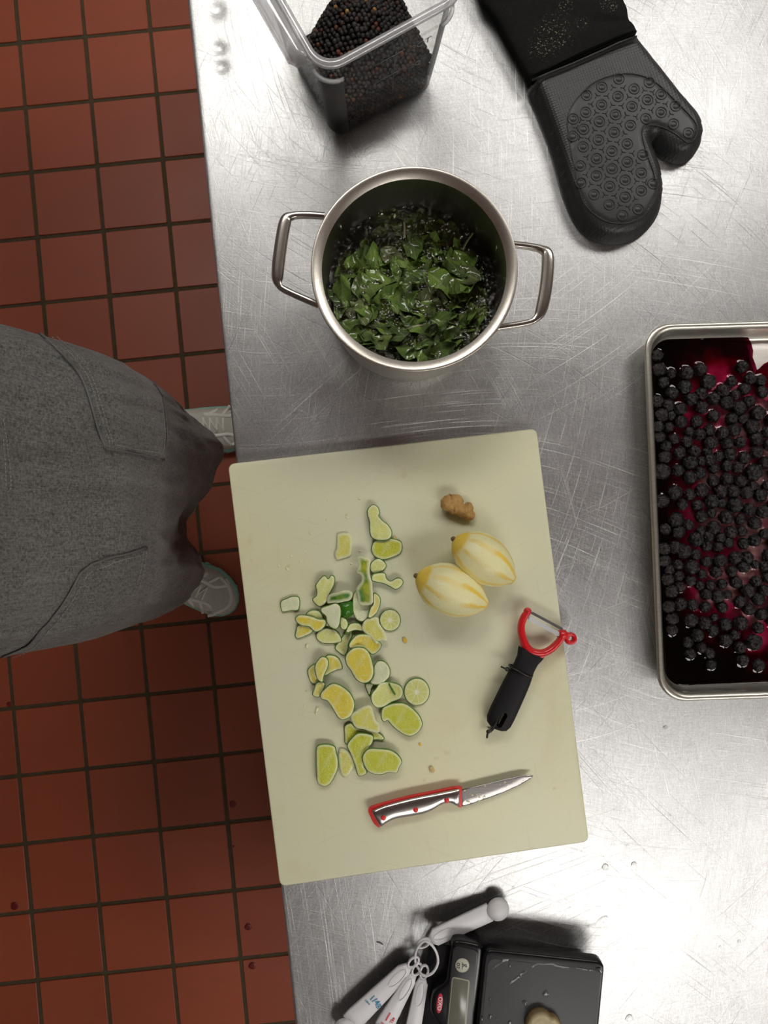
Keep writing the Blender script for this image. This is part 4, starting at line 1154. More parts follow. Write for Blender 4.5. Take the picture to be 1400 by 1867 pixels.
# ------------------------------------------------------------------ lime pieces
A4 = (5.0, 500, 900); A5 = (4.667, 500, 1160)
def circ(x, y, rx, ry, n=12): return [(x + rx * math.cos(2 * PI * i / n), y + ry * math.sin(2 * PI * i / n)) for i in range(n)]
LIMES = [
 (A4, [(905,100),(945,125),(960,175),(950,205),(990,250),(1030,280),(1065,330),(1070,375),(1050,410),(1000,425),(930,420),(885,395),(872,340),(870,260),(852,200),(850,150),(875,115)], L_PALE, 1, 'pear-shaped lime sliver at the top of the pile', 1),
 (A4, [(1050,408),(1110,420),(1155,440),(1165,490),(1150,540),(1100,570),(1010,600),(950,590),(905,560),(885,510),(900,455),(930,425),(1000,430)], L_GREEN, 0, 'bean-shaped lime slice right under the pear-shaped sliver', 1),
 (A4, [(580,375),(655,362),(690,380),(705,430),(700,520),(690,560),(650,580),(620,585),(570,600),(550,550),(570,510),(575,440)], L_RINDLESS, 0, 'squarish rindless lime cut lying alone left of the pile top', 1),
 (A4, [(880,640),(920,600),(960,595),(1000,620),(1020,660),(990,700),(960,715),(900,725),(875,690)], L_PALE, 0, 'small pale lime bit under the bean-shaped slice', 1),
 (A4, [(765,580),(810,580),(875,605),(867,640),(865,740),(880,790),(890,840),(895,940),(885,1005),(780,1005),(762,930),(750,880),(770,840),(800,800),(792,740),(748,715),(770,680),(765,620)], L_RIND, 3, 'hourglass strip of green and yellow lime peel, skin side up', -1),
 (A4, [(890,750),(920,730),(1005,725),(1020,770),(1060,800),(1120,770),(1160,780),(1175,810),(1150,850),(1105,872),(1060,850),(1000,820),(930,805),(890,790)], L_PALE, 1, 'bow-tie shaped pale lime offcut pointing right', 1),
 (A4, [(380,830),(440,755),(470,755),(490,780),(520,745),(548,765),(545,820),(520,880),(490,940),(480,980),(430,1030),(385,1015),(348,965),(385,930),(385,880)], L_PALE, 1, 'two-lobed pale lime offcut at the upper left of the pile', 1),
 (A4, [(60,985),(120,955),(160,940),(225,950),(220,1055),(150,1065),(80,1080),(62,1050)], L_PITH, 0, 'leftmost small square of lime pith lying alone', 1),
 (A4, [(500,930),(560,910),(620,890),(680,890),(710,915),(690,965),(640,980),(590,990),(540,990),(485,995)], L_RIND, 2, 'curled yellow green lime peel touching the dark green dome', -1),
 (A4, [(590,985),(640,980),(700,975),(722,1020),(722,1080),(692,1120),(650,1135),(605,1110),(588,1050)], L_DARK, 1, 'dark glossy green lime end, skin side up', -3),
 (A4, [(430,1045),(500,1020),(560,1000),(600,1030),(608,1080),(600,1140),(590,1200),(560,1235),(510,1215),(480,1170),(470,1120),(430,1080)], L_PITH, 2, 'whitish pithy lime offcut left of the dark green end', 1),
 (A4, [(290,1100),(340,1065),(400,1070),(430,1100),(450,1150),(440,1180),(380,1180),(330,1150)], L_PALE, 0, 'pale lime bit half hidden behind the yellow winged offcut', 1),
 (A4, [(190,1150),(220,1110),(290,1110),(350,1125),(400,1145),(460,1150),(470,1190),(430,1240),(370,1260),(320,1215),(240,1200)], L_YELLOW, 1, 'yellow wing-shaped lime offcut at the left of the pile', 1),
 (A4, [(215,1205),(280,1195),(350,1245),(320,1280),(220,1320),(190,1300),(200,1250)], L_YELLOW, 0, 'yellow triangular lime tip below the wing-shaped offcut', 1),
 (A4, [(400,1260),(450,1230),(520,1235),(560,1250),(600,1300),(610,1350),(540,1365),(450,1365),(400,1340),(380,1300)], L_PALE, 0, 'pale half-moon lime slice with green edge, mid left of the pile', 1),
 (A4, [(735,900),(770,880),(850,950),(900,960),(890,1060),(850,1130),(800,1165),(745,1140),(720,1080),(715,1000),(720,930)], L_PITH, 1, 'pithy lime piece lying under the hourglass peel', 2),
 (A4, [(905,910),(950,930),(968,975),(955,1040),(930,1090),(880,1130),(855,1120),(880,1040),(905,1000)], L_YELLOW, 2, 'thin curled lime strip right of the hourglass peel', 2),
 (A4, circ(1055, 1155, 95, 98), L_WHEEL, 0, 'small round lime slice, pale with green rim, right of the pile', 1),
 (A4, [(870,1140),(940,1135),(955,1190),(1000,1260),(1020,1335),(960,1340),(930,1370),(880,1310),(810,1250),(805,1200),(830,1160)], L_RINDLESS, 2, 'rindless yellow lime piece with white core beside the small round slice', 1),
 (A4, [(610,1125),(650,1140),(672,1190),(650,1240),(610,1230),(600,1180)], L_PALE, 1, 'tiny half-round lime bit in the middle of the pile', 1),
 (A4, [(680,1200),(740,1180),(790,1200),(800,1250),(740,1245),(690,1260),(650,1280)], L_PALE, 1, 'small arched lime peel above the large yellow oval slice', 2),
 (A5, [(640,60),(690,0),(740,-15),(800,-10),(850,20),(905,60),(905,95),(880,130),(835,155),(800,130),(740,100),(690,100),(645,100)], L_YELLOW, 2, 'cup-shaped yellow lime piece tucked above the large yellow oval', 3),
 (A5, [(520,90),(560,40),(600,-20),(650,-50),(660,0),(630,60),(625,110),(600,165),(560,145),(525,115)], L_PALE, 0, 'pale curled lime wedge left of the cup-shaped piece', 2),
 (A5, [(720,95),(770,105),(810,150),(835,230),(845,300),(830,360),(790,395),(740,395),(690,360),(650,290),(620,250),(605,190),(625,140),(670,105)], L_YELLOW, 3, 'large upright yellow oval lime slice at the centre of the pile', 1),
 (A5, [(880,215),(930,215),(975,260),(985,320),(960,370),(900,410),(840,410),(815,390),(845,340),(850,260)], L_PITH, 1, 'white-centred round lime end right of the large yellow oval', 1),
 (A5, [(775,405),(840,410),(825,450),(815,512),(795,480)], L_PITH, 0, 'tiny triangular lime sliver below the large yellow oval', 1),
 (A5, [(825,500),(870,440),(900,400),(960,390),(1040,405),(1080,430),(1095,480),(1070,530),(1000,560),(930,600),(870,605),(830,560)], L_PALE, 1, 'folded pale lime piece with a dark green slit', 2),
 (A5, circ(1213, 475, 108, 115, 14), L_WHEEL, 0, 'round lime slice with white core and green rim at the pile\'s right edge', 1),
 (A5, [(910,660),(925,610),(990,580),(1050,570),(1110,575),(1180,620),(1235,680),(1258,740),(1250,780),(1210,830),(1150,852),(1090,830),(1010,770),(965,715),(940,730),(915,710)], L_GREEN, 1, 'long oval lime slice with a side lobe, just below the folded piece', 1),
 (A5, [(650,680),(700,640),(770,600),(820,600),(840,650),(860,720),(890,750),(890,815),(840,815),(760,790),(700,780),(670,740)], L_RINDLESS, 2, 'angular rindless yellow green lime chunk in the lower pile', 1),
 (A5, [(600,770),(650,740),(690,780),(780,800),(880,820),(930,860),(925,885),(850,880),(700,900),(610,920),(600,850)], L_GREEN, 0, 'shadowed lime piece lying under the angular chunk', 1),
 (A5, [(620,930),(660,870),(710,830),(780,830),(840,850),(835,900),(800,960),(770,1010),(760,1100),(790,1160),(740,1190),(710,1180),(690,1110),(665,1040),(640,980)], L_GREEN, 1, 'upright tapering lime slice between the small diamond and lowest right oval', 1),
 (A5, [(750,1040),(770,990),(810,960),(880,960),(980,970),(1050,1010),(1085,1070),(1060,1120),(1040,1165),(980,1160),(900,1180),(820,1165),(775,1120)], L_GREEN, 2, 'bright green oval lime slice at the bottom right of the pile', 1),
 (A5, [(360,950),(400,925),(470,925),(515,945),(525,990),(540,1050),(540,1120),(510,1200),(470,1260),(425,1280),(370,1250),(360,1150),(358,1050)], L_GREEN, 1, 'upright half oval lime slice at the bottom left of the pile', 1),
 (A5, [(555,975),(600,970),(640,1000),(680,1090),(650,1150),(620,1190),(580,1190),(560,1130),(550,1050)], L_RINDLESS, 0, 'small diamond-shaped rindless lime piece at the bottom of the pile', 1),
 (A5, [(390,500),(430,450),(490,405),(560,420),(640,480),(680,560),(675,630),(640,690),(580,712),(540,690),(500,620),(450,550),(410,540)], L_YELLOW, 2, 'large slanted yellow lime slice at the left of the lower pile', 1),
 (A5, [(440,170),(500,165),(550,195),(578,270),(540,285),(480,310),(430,340),(420,320),(450,250)], L_YELLOW, 0, 'yellow crescent lime slice at the right of the small left cluster', 1),
 (A5, [(350,240),(405,175),(455,200),(455,260),(420,340),(410,390),(370,370),(350,310)], L_YELLOW, 2, 'topmost pale yellow lime flake of the small left cluster', 1),
 (A5, [(290,280),(350,235),(350,310),(380,380),(345,408),(310,390),(288,330)], L_YELLOW, 0, 'leftmost yellow lime slice of the small left cluster', 1),
 (A5, [(360,400),(410,390),(430,420),(400,480),(375,520),(325,500),(340,450)], L_YELLOW, 1, 'lowest yellow lime tip of the small left cluster', 1),
]
THK = .0036
for (s_, ox, oy), pts, m_, lay, lab, cup in LIMES:
    z0 = BT + .0002 + lay * .0040
    o2 = [P(ox + x / s_, oy + y / s_, z0 + THK).xy for x, y in pts]
    o2 = cr(o2, 3); c_ = Vector((sum(p.x for p in o2) / len(o2), sum(p.y for p in o2) / len(o2)))
    R_ = max((p - c_).length for p in o2)
    sd = random.Random(lab).uniform(0, 50)
    def top(d, x, y, z0=z0, cup=cup, R_=R_, c_=c_, sd=sd):
        r = min(1, math.hypot(x - c_.x, y - c_.y) / R_); nn = .0006 * mnoise.noise(Vector((x * 130, y * 130, sd)))
        if cup == -3: return z0 + .0012 + .010 * math.sqrt(max(0, 1 - (1 - min(1, d / .011)) ** 2))
        if cup == -1: return z0 + THK * .5 + .0042 * (1 - r ** 2) + nn * 1.5
        e = min(1, d / .0012); base_ = z0 + THK - .0007 * (1 - e)
        return base_ + nn + {1: -.0004, 2: -.0022, 3: -.003}[cup] * (1 - r ** 2) * (1 if d > 0 else .3) + (.0022 if cup > 1 else 0) * r ** 3
    o = pillow('lime_piece', o2, .0022, top, z0, m_, None, lambda d, x, y: (d, 0), .0007, loc=(c_.x, c_.y, z0))
    tag(o, lab, 'lime piece', 'lime offcuts on the cutting board')
    if 'slit' in lab:
        pp = [P(A5[1] + x / A5[0], A5[2] + y / A5[0], z0 + THK + .0008) for x, y in ((975, 402), (1000, 450), (1028, 495))]
        sl = tube('rind_edge', pp, .0011, L_DARK, None, 6); 
        for v in sl.data.vertices: v.co -= Vector(o.location)
        sl.parent = o; sl['label'] = 'dark green strip of rind showing'
# crumbs of pulp and zest
rn = random.Random(21)
bits = [(597, 913), (563, 972), (566, 973), (564, 969), (595, 947), (573, 991), (632, 943), (632, 938), (595, 948), (558, 1007), (564, 1021), (547, 1024), (549, 1030), (530, 1014), (523, 1037), (508, 1032), (509, 1034), (531, 1015), (534, 1079), (597, 1040), (621, 1040), (560, 1178), (559, 1260), (554, 1287), (552, 1303), (576, 1301), (574, 1298), (578, 1293), (656, 1005), (640, 1028), (655, 909), (673, 911)]
vsI, fsI = ico(2, 1.0)
crm = {}
def crumb_mesh(key, m_):
    if key not in crm:
        me = bpy.data.meshes.new(key); me.from_pydata([v * (1 + .3 * mnoise.noise(v * 1.7)) for v in vsI], [], fsI); me.materials.append(m_); me.polygons.foreach_set('use_smooth', [True] * len(fsI)); crm[key] = me
    return crm[key]
PULP = plain('pulp', (.72, .74, .45), .15, 0, .1, 50, coat=.6)
TANC = plain('tan_crumb', (.62, .46, .20), .6)
ZEST = plain('zest', (.75, .48, .06), .5)
for i, (x, y) in enumerate(bits):
    p = P(x, y, BT); o = link('pulp_bit', crumb_mesh('pulp', PULP)); r_ = rn.uniform(.0006, .0013) * (1.5 if i in (21, 27) else 1)
    o.scale = (r_ * rn.uniform(1, 2), r_, r_ * .6); o.rotation_euler.z = rn.uniform(0, 3); o.location = (p.x, p.y, BT + r_ * .5)
    tag(o, 'tiny glistening speck of lime pulp on the left of the cutting board', 'pulp speck', 'pulp specks on the board')
for x, y, r_, lab, m_ in [(738, 1167, .0026, 'small yellow zest crumb below the two lemons', ZEST), (787, 1402, .0030, 'tan crumb above the knife blade heel', TANC), (766, 1357, .0015, 'tiny orange crumb between limes and peeler', ZEST), (720, 981, .0022, 'orange brown crumb beside the topmost lime pieces', TANC)]:
    p = P(x, y, BT); o = link('food_crumb', crumb_mesh('z' + m_.name, m_)); o.scale = (r_ * 1.4, r_, r_ * .6); o.rotation_euler.z = 2.2; o.location = (p.x, p.y, BT + r_ * .5); tag(o, lab, 'crumb')

# ------------------------------------------------------------------ lemons
def lemon(name, stem, tip, rad, label, roll):
    zc = BT + rad
    a = P(*stem, zc + .002); b = P(*tip, zc - .004); ax = (b - a); L = ax.length; ax.normalize(); c0 = (a + b) / 2
    side = Vector((-ax.y, ax.x, 0)).normalized(); up = ax.cross(side)
    if up.z < 0: up = -up
    prof = [(0, .0), (.006, .13), (.012, .20), (.03, .29), (.07, .45), (.13, .63), (.22, .83), (.33, .96), (.45, 1.0), (.57, .98), (.68, .89), (.78, .74), (.86, .57), (.905, .43), (.935, .33), (.96, .27), (.985, .18), (1, 0)]
    n = 48; vs, fs, uv = [], [], []
    sd = random.Random(label).uniform(0, 9)
    for j, (v, r) in enumerate(prof):
        for i in range(n + 1):
            an = 2 * PI * i / n; k = rad * r * (1 + .016 * math.cos(an * 7 + roll) + .02 * mnoise.noise(Vector((math.cos(an), math.sin(an), v * 3 + sd))))
            p = a + ax * L * v + side * k * math.cos(an) + up * k * math.sin(an); vs.append(p); uv.append((i / n + roll / 6.28, v))
    for j in range(len(prof) - 1):
        for i in range(n): q_ = j * (n + 1) + i; fs.append((q_, q_ + 1, q_ + n + 2, q_ + n + 1))
    t = empty(name, (c0.x, c0.y, BT), label, 'lemon', 'part-peeled lemons on the board')
    mesh('fruit', vs, fs, LEMON, t, True, uv)
    st, sf_ = ico(2, 1.0)
    mesh('stem_button', [a - ax * .0004 + Vector((v.x, v.y, v.z)) * .0032 * (1 + .3 * mnoise.noise(v * 2)) for v in st], sf_, STEMM, t)
lemon('lemon', (827, 983), (938, 1059), .0288, 'upper of two part-peeled yellow lemons, nearer the ginger', .5)
lemon('lemon', (759, 1050), (889, 1105), .0300, 'lower of two part-peeled yellow lemons, nearer the limes', 1.1)

# ------------------------------------------------------------------ ginger
def blob(name, parts, m_, label, cat, base_z, seed=1, amp=.12):
    """parts: (x,y,z,rx,ry,rz) merged with voxel remesh"""
    bm = bmesh.new()
    for (x, y, z, r1, r2, r3) in parts:
        g = bmesh.ops.create_icosphere(bm, subdivisions=3, radius=1.0)
        for v in g['verts']: v.co = Vector((x + v.co.x * r1, y + v.co.y * r2, z + v.co.z * r3))
    c0 = Vector((sum(p[0] for p in parts) / len(parts), sum(p[1] for p in parts) / len(parts), base_z))
    o = bmobj(name, bm, m_, None, True, c0)
    md = o.modifiers.new('r', 'REMESH'); md.mode = 'VOXEL'; md.voxel_size = .0007
    apply_mods(o)
    for v in o.data.vertices:
        d = mnoise.noise(v.co * 190 + Vector((seed, 0, 0))) * .0009 + mnoise.noise(v.co * 420 + Vector((seed, 4, 0))) * .0005
        v.co += v.normal * d
        if v.co.z < 0: v.co.z = 0
    tag(o, label, cat); return o
def gp(x, y, z): return P(740 + x / 3.888, 880 + y / 3.888, z)
G = []
for x, y, r1, r2, r3, dz in [(305, 145, .0105, .0100, .0085, .0085), (345, 135, .0105, .0095, .0090, .009), (345, 190, .0085, .0065, .0070, .0075), (395, 200, .0085, .0080, .0075, .0078), (440, 185, .0065, .0085, .0065, .007), (445, 230, .0080, .0065, .0060, .0062), (285, 160, .0065, .0060, .0060, .0062), (312, 95, .0018, .0035, .002, .010)]:
    p = gp(x, y, BT + dz); G.append((p.x, p.y, BT + dz, r1, r2, r3))
blob('ginger_root', G, GINGER, 'small knobbly brown ginger piece above the lemons on the board', 'ginger', BT, 3)
gz = T + .046

# ------------------------------------------------------------------ peeler
def pp(x, y, z): return P(740 + x / 3.888, 880 + y / 3.888, z)
ZP = BT + .012
c0 = pp(760, 1400, BT)
t = empty('vegetable_peeler', (c0.x, c0.y, BT), 'Y-shaped vegetable peeler with red frame and black handle', 'peeler')
ax0, ax1 = pp(888, 1200, ZP), pp(632, 1745, ZP); axd = (ax1 - ax0).normalized(); sdv = Vector((-axd.y, axd.x, 0))
wd = [(0, .0198), (.04, .0185), (.10, .0158), (.20, .0150), (.27, .0162), (.36, .0175), (.5, .0182), (.65, .0186), (.8, .0188), (.9, .0182), (.96, .0150), (.985, .010), (1.0, .003)]
L_ = (ax1 - ax0).length; rings = []
for f, w2 in wd:
    c_ = ax0 + axd * L_ * f; ring = []; hz = min(.0095, w2 * .7)
    if f < .12: hz = .0065 + f * .02
    for k in range(20):
        an = 2 * PI * k / 20; cc_, ss_ = math.cos(an), math.sin(an)
        ring.append(c_ + sdv * w2 * .86 * math.copysign(abs(cc_) ** .8, cc_) + Vector((0, 0, 1)) * hz * math.copysign(abs(ss_) ** .75, ss_))
    rings.append(ring)
hd = rings_mesh('handle', rings, BLK, t, caps=(True, True))
# hanging slot
sl0, sl1 = pp(690, 1640, ZP), pp(655, 1705, ZP)
cut_o = []
dirs = (sl1 - sl0).normalized(); sid = Vector((-dirs.y, dirs.x, 0))
for k in range(9): an = -PI / 2 + PI * k / 8; cut_o.append(sl1 + (dirs * math.cos(an) + sid * math.sin(an)) * .0034)
for k in range(9): an = PI / 2 + PI * k / 8; cut_o.append(sl0 + (dirs * math.cos(an) + sid * math.sin(an)) * .0034)
cut = slab('cut', [Vector((p.x, p.y)) for p in cut_o], BT - .01, BT + .05, .0001, None, None, 1)
cut.location = (-t.location.x, -t.location.y, -t.location.z); hd_world = hd
# operate in the same local frame: temporarily unparent
hd.parent = None; boolean(hd, cut); hd.parent = t; autosmooth(hd, 40)
hd.data.materials.clear(); hd.data.materials.append(BLK)
# red frame
fr = [(905 - 40, 915), (838, 950), (818, 1005), (818, 1060), (832, 1115), (852, 1158), (885, 1192), (930, 1208), (985, 1203), (1035, 1175), (1080, 1130), (1112, 1085)]
path = cr([pp(x, y, ZP + .001) for x, y in fr], 4, False)
rr = []
for i in range(len(path)):
    f = i / (len(path) - 1); rr.append(.0042 + .0006 * math.sin(PI * f))
tube('frame', path, rr, RED, t, 12, False, 1.35, (0, 0, 1))
yk = [pp(x, y, ZP) for x, y in ((815, 1155), (850, 1140), (905, 1188), (985, 1198), (965, 1242), (890, 1215))]
slab('frame_root', [p.xy for p in cr(yk, 3)], ZP - .0055, ZP + .0055, .0018, RED, t)
# end lugs
for x, y, r_ in ((862, 912, .0048), (1108, 1078, .0068)):
    p = pp(x, y, ZP); v_, f_ = ico(3, 1.0); mesh('lug', [p + Vector((v.x * r_, v.y * r_, v.z * .0075)) for v in v_], f_, RED, t)
p = pp(1165, 1105, ZP)
o = lathe('eye_remover', [(.0026, ZP - .004), (.0068, ZP - .004), (.0078, ZP), (.0068, ZP + .0045), (.0045, ZP + .005), (.003, ZP + .003), (.0026, ZP - .004)], (p.x, p.y), RED, t, 24)
p1, p2 = pp(1120, 1085, ZP), pp(1150, 1100, ZP); tube('lug', [p1, p2], .0052, RED, t, 10)
# twin edged swivel blade
bl0, bl1 = pp(872, 942, ZP + .003), pp(1095, 1062, ZP + .003); bd = (bl1 - bl0).normalized(); bs_ = Vector((-bd.y, bd.x, 0))
for off, w2, h0, h1 in ((.0045, .0016, .003, .001), (-.0028, .0026, .001, .0035)):
    rings = []
    for f in (0, .03, .5, .97, 1):
        c_ = bl0.lerp(bl1, f); k = .35 if f in (0, 1) else 1
        rings.append([c_ + bs_ * (off + w2 * k) + Vector((0, 0, h0)), c_ + bs_ * (off - w2 * k) + Vector((0, 0, h1)), c_ + bs_ * (off - w2 * k) + Vector((0, 0, h1 - .0006)), c_ + bs_ * (off + w2 * k) + Vector((0, 0, h0 - .0006))])
    rings_mesh('blade', rings, RAZOR, t, caps=(True, True), smooth=False)
# cable ties
tc = pp(812, 1333, ZP); R1 = .0163 * .88
ring = []
for k in range(28):
    an = 2 * PI * k / 28; cc_, ss_ = math.cos(an), math.sin(an)
    ring.append(tc + sdv * R1 * 1.03 * math.copysign(abs(cc_) ** .8, cc_) + Vector((0, 0, 1)) * .0115 * math.copysign(abs(ss_) ** .75, ss_) + axd * .001 * math.sin(an))
tube('cable_tie', ring, .0013, BLKTIE, t, 6, True)
a_, b_ = pp(742, 1330, ZP + .003), pp(672, 1304, ZP + .004); tube('cable_tie_tail', [a_, (a_ + b_) / 2 + Vector((0, 0, .002)), b_], .0011, BLKTIE, t, 6)
v_, f_ = ico(2, 1); q_ = pp(718, 1322, ZP + .003); mesh('cable_tie_head', [q_ + v * .0028 for v in v_], f_, BLKTIE, t)
pts = [pp(650, 1668, ZP + .007), pp(640, 1700, ZP + .010), pp(615, 1738, ZP + .010), pp(590, 1760, ZP + .002), pp(600, 1765, ZP - .008), pp(640, 1720, ZP - .0095), pp(655, 1690, ZP - .008)]
tube('cable_tie', cr(pts, 4, True), .0012, BLKTIE, t, 6, True)
tube('cable_tie_tail', [pp(590, 1760, ZP), pp(578, 1780, ZP), pp(574, 1808, ZP - .002)], .0014, BLKTIE, t, 6)
q_ = pp(583, 1765, ZP); mesh('cable_tie_head', [q_ + v * .0026 for v in v_], f_, BLKTIE, t)

# ------------------------------------------------------------------ knife
def kp(x, y, z): return P(650 + x / 3.182, 1390 + y / 3.182, z)
KZ = BT + .0008
c0 = kp(500, 230, BT)
t = empty('paring_knife', (c0.x, c0.y, BT), 'small paring knife with steel and red riveted handle', 'knife')
lin = [(70, 275), (150, 245), (300, 205), (450, 175), (600, 148), (611, 185), (613, 264), (592, 264), (580, 250), (545, 234), (500, 240), (440, 274), (380, 297), (300, 311), (220, 326), (170, 350), (140, 380), (126, 384), (100, 362), (80, 322)]
ko = lambda pts, z, n=3: [p.xy for p in cr([kp(x, y, z) for x, y in pts], n)]
slab('red_liner', ko(lin, KZ + .012), KZ + .0030, KZ + .0085, .0006, REDK, t)
sca = [(88, 290), (160, 262), (300, 226), (450, 194), (578, 168), (592, 200), (595, 246), (580, 256), (545, 240), (500, 246), (440, 281), (380, 304), (300, 319), (220, 334), (170, 359), (137, 377), (112, 350), (94, 315)]
upc = [(88, 284), (160, 255), (300, 217), (450, 186), (578, 160), (596, 158)]
loc_ = [(100, 338), (137, 377), (170, 359), (220, 334), (300, 319), (380, 304), (440, 281), (500, 246), (545, 240), (580, 256), (596, 256)]
def interp(c, x):
    for (x1, y1), (x2, y2) in zip(c, c[1:]):
        if x <= x2: return y1 + (y2 - y1) * max(0, (x - x1)) / (x2 - x1)
    return c[-1][1]
so2 = ko(sca, KZ + .013)
uc = [(p.x, p.y) for p in cr(upc, 6, False)]; lc = [(p.x, p.y) for p in cr(loc_, 6, False)]
rings = []
for k_ in range(41):
    x = 92 + (596 - 92) * k_ / 40; yu, yl = interp(uc, x), interp(lc, x)
    if x < 140: yl = min(yl, 300 + (x - 92) * 1.7)
    ring = []
    for q_ in range(15):
        f = q_ / 14; an = PI * f; yy = (yu + yl) / 2 - (yl - yu) / 2 * math.cos(an)
        hz = KZ + .0088 + .0042 * math.sin(an) ** .75 * (1 if 0 < k_ < 40 else .55)
        p = kp(x, yy, KZ + .012); ring.append((p.x, p.y, hz))
    rings.append(ring)
rings_mesh('scale', rings, SCALEM, t, closed_ring=False)
slab('scale', inset(ccw([Vector(p) for p in so2]), .0005), KZ, KZ + .0031, .0008, SCALEM, t)
for x, y in ((157, 322), (343, 275), (523, 220)):
    p = kp(x, y, KZ + .0125); lathe('rivet', [(.0031, KZ + .0100), (.0031, KZ + .0133), (.0026, KZ + .0137), (0, KZ + .0137)], (p.x, p.y), REDK, t, 20)
bl = [(606, 158), (700, 136), (800, 112), (900, 88), (965, 76), (1010, 73), (1026, 78), (1005, 98), (960, 124), (900, 154), (820, 188), (740, 216), (660, 244), (608, 256)]
bz = KZ + .0055
edge_pts = [Vector(p[:2]) for p in [kp(x, y, bz).xy for x, y in bl[6:]]]
Q, tris, bnd, D = fill([kp(x, y, bz).xy for x, y in bl], .002)
def edged(q_): return min(math.hypot(q_[0] - p.x, q_[1] - p.y) for p in cr(edge_pts, 10, False))
EP = np.array([(p.x, p.y) for p in cr(edge_pts, 12, False)])
th = [min(.0008, .00005 + .12 * np.hypot(EP[:, 0] - q_[0], EP[:, 1] - q_[1]).min()) for q_ in Q]
n_ = len(Q); vs = [(q_[0], q_[1], bz + h_) for q_, h_ in zip(Q, th)] + [(q_[0], q_[1], bz - h_) for q_, h_ in zip(Q, th)]
fs = list(tris) + [tuple(i + n_ for i in f[::-1]) for f in tris] + [(bnd[i], bnd[i] + n_, bnd[(i + 1) % len(bnd)] + n_, bnd[(i + 1) % len(bnd)]) for i in range(len(bnd))]
mesh('blade', vs, fs, BLADE, t)
rn = random.Random(3)
for k in range(46):
    f = rn.random(); x = 625 + 380 * f; lo = 150 - 70 * f; hi = 250 - 150 * f ** 1.3
    y = hi - (hi - lo) * rn.random() ** 2.2; 
    if rn.random() < .4: x = 620 + rn.random() * 150; y = 160 + rn.random() * 70
    p = kp(x, y, bz); o = link('dried_speck', crumb_mesh('dried', PULP), t); r_ = rn.choice([.0003, .0004, .0005, .0009]); o.scale = (r_ * 1.5, r_, r_ * .5); o.location = Vector((p.x, p.y, bz + .0008)) - t.location
# ------------------------------------------------------------------ kitchen scale
def sp_(x, y, z): return P(600 + x / 2.642, 1610 + y / 2.642, z)
SZ = T + .040
c0 = sp_(950, 700, T)
t = empty('kitchen_scale', (c0.x, c0.y, T), 'black kitchen scale with wet platform and grey display at the bottom edge', 'kitchen scale')
# local axes of the scale
u_ = (sp_(1325, 403, SZ) - sp_(765, 345, SZ)).normalized(); v_s = Vector((u_.y, -u_.x, 0))   # v points down the picture
org = sp_(745, 335, SZ); WPL = (sp_(1328, 400, SZ) - org).length
def sl_(a, b): q = org + u_ * a + v_s * b; return Vector((q.x, q.y))
BL = .205
slab('base', roundpoly([(*sl_(-.062, .004), 0), (*sl_(WPL - .008, .004), 0), (*sl_(WPL - .008, BL), 0), (*sl_(-.062, BL), 0)], .016), T + .004, T + .020, .003, GLOSSB, t, 3)
slab('platform_rim', roundpoly([(*sl_(.000, -.004), 0), (*sl_(WPL, -.004), 0), (*sl_(WPL, BL + .004), 0), (*sl_(.000, BL + .004), 0)], .010), T + .023, SZ, .0035, GLOSSB, t, 4)
slab('platform_plate', roundpoly([(*sl_(.006, .006), 0), (*sl_(WPL - .0035, .006), 0), (*sl_(WPL - .0035, BL - .003), 0), (*sl_(.006, BL - .003), 0)], .008), SZ - .001, SZ + .0006, .0004, PLATE, t, 2)
slab('control_housing', [p.xy for p in cr([sp_(x, y, SZ - .004) for x, y in ((600, 285), (640, 280), (700, 292), (725, 300), (738, 325), (735, 400), (715, 560), (700, 679), (695, 900), (560, 900), (545, 720), (497, 640), (490, 600), (500, 540), (530, 505), (562, 480), (572, 420), (585, 330))], 3)], T + .006, SZ - .004, .004, GLOSSB, t, 3)
hz_ = SZ - .0035
slab('control_panel', roundpoly([(*sp_(598, 300, hz_).xy, 0), (*sp_(718, 325, hz_).xy, 0), (*sp_(692, 620, hz_).xy, 0), (*sp_(664, 900, hz_).xy, 0), (*sp_(540, 900, hz_).xy, 0), (*sp_(572, 560, hz_).xy, 0)], .006), hz_ - .001, hz_ + .0004, .0004, BEZEL, t, 2)
zc_ = hz_ + .0006
slab('display_frame', roundpoly([(*sp_(592, 450, zc_).xy, 0), (*sp_(678, 468, zc_).xy, 0), (*sp_(652, 790, zc_).xy, 0), (*sp_(560, 790, zc_).xy, 0)], .003), zc_ - .0005, zc_ + .0003, .0002, LCDF, t, 1)
slab('display', roundpoly([(*sp_(597, 457, zc_).xy, 0), (*sp_(672, 473, zc_).xy, 0), (*sp_(647, 785, zc_).xy, 0), (*sp_(565, 785, zc_).xy, 0)], .002), zc_, zc_ + .0006, .0002, LCD, t, 1)
p = sp_(641, 396, zc_); b_ = lathe('unit_button', [(.0082, zc_ - .0006), (.0082, zc_ + .0005), (.0076, zc_ + .0009), (0, zc_ + .0009)], (p.x, p.y), BTN, t, 32)
ra = math.atan2(u_.y, u_.x)
put_text('button_print', 'oz', .0075, (p.x - .0042, p.y, zc_ + .0011), ra - PI / 2, INKD, t); put_text('button_print', 'g', .0085, (p.x + .0040, p.y, zc_ + .0011), ra - PI / 2, INKD, t)
tube('button_print', [(p.x, p.y + .004, zc_ + .001), (p.x, p.y - .004, zc_ + .001)], .0003, INKD, t, 4)
p = sp_(532, 580, SZ - .0035)
lo_ = [(p.x + .0036 * math.cos(a_) * math.cos(ra) - .0115 * math.sin(a_) * -math.sin(ra) * -1, p.y + .0115 * math.sin(a_)) for a_ in [2 * PI * k / 28 for k in range(28)]]
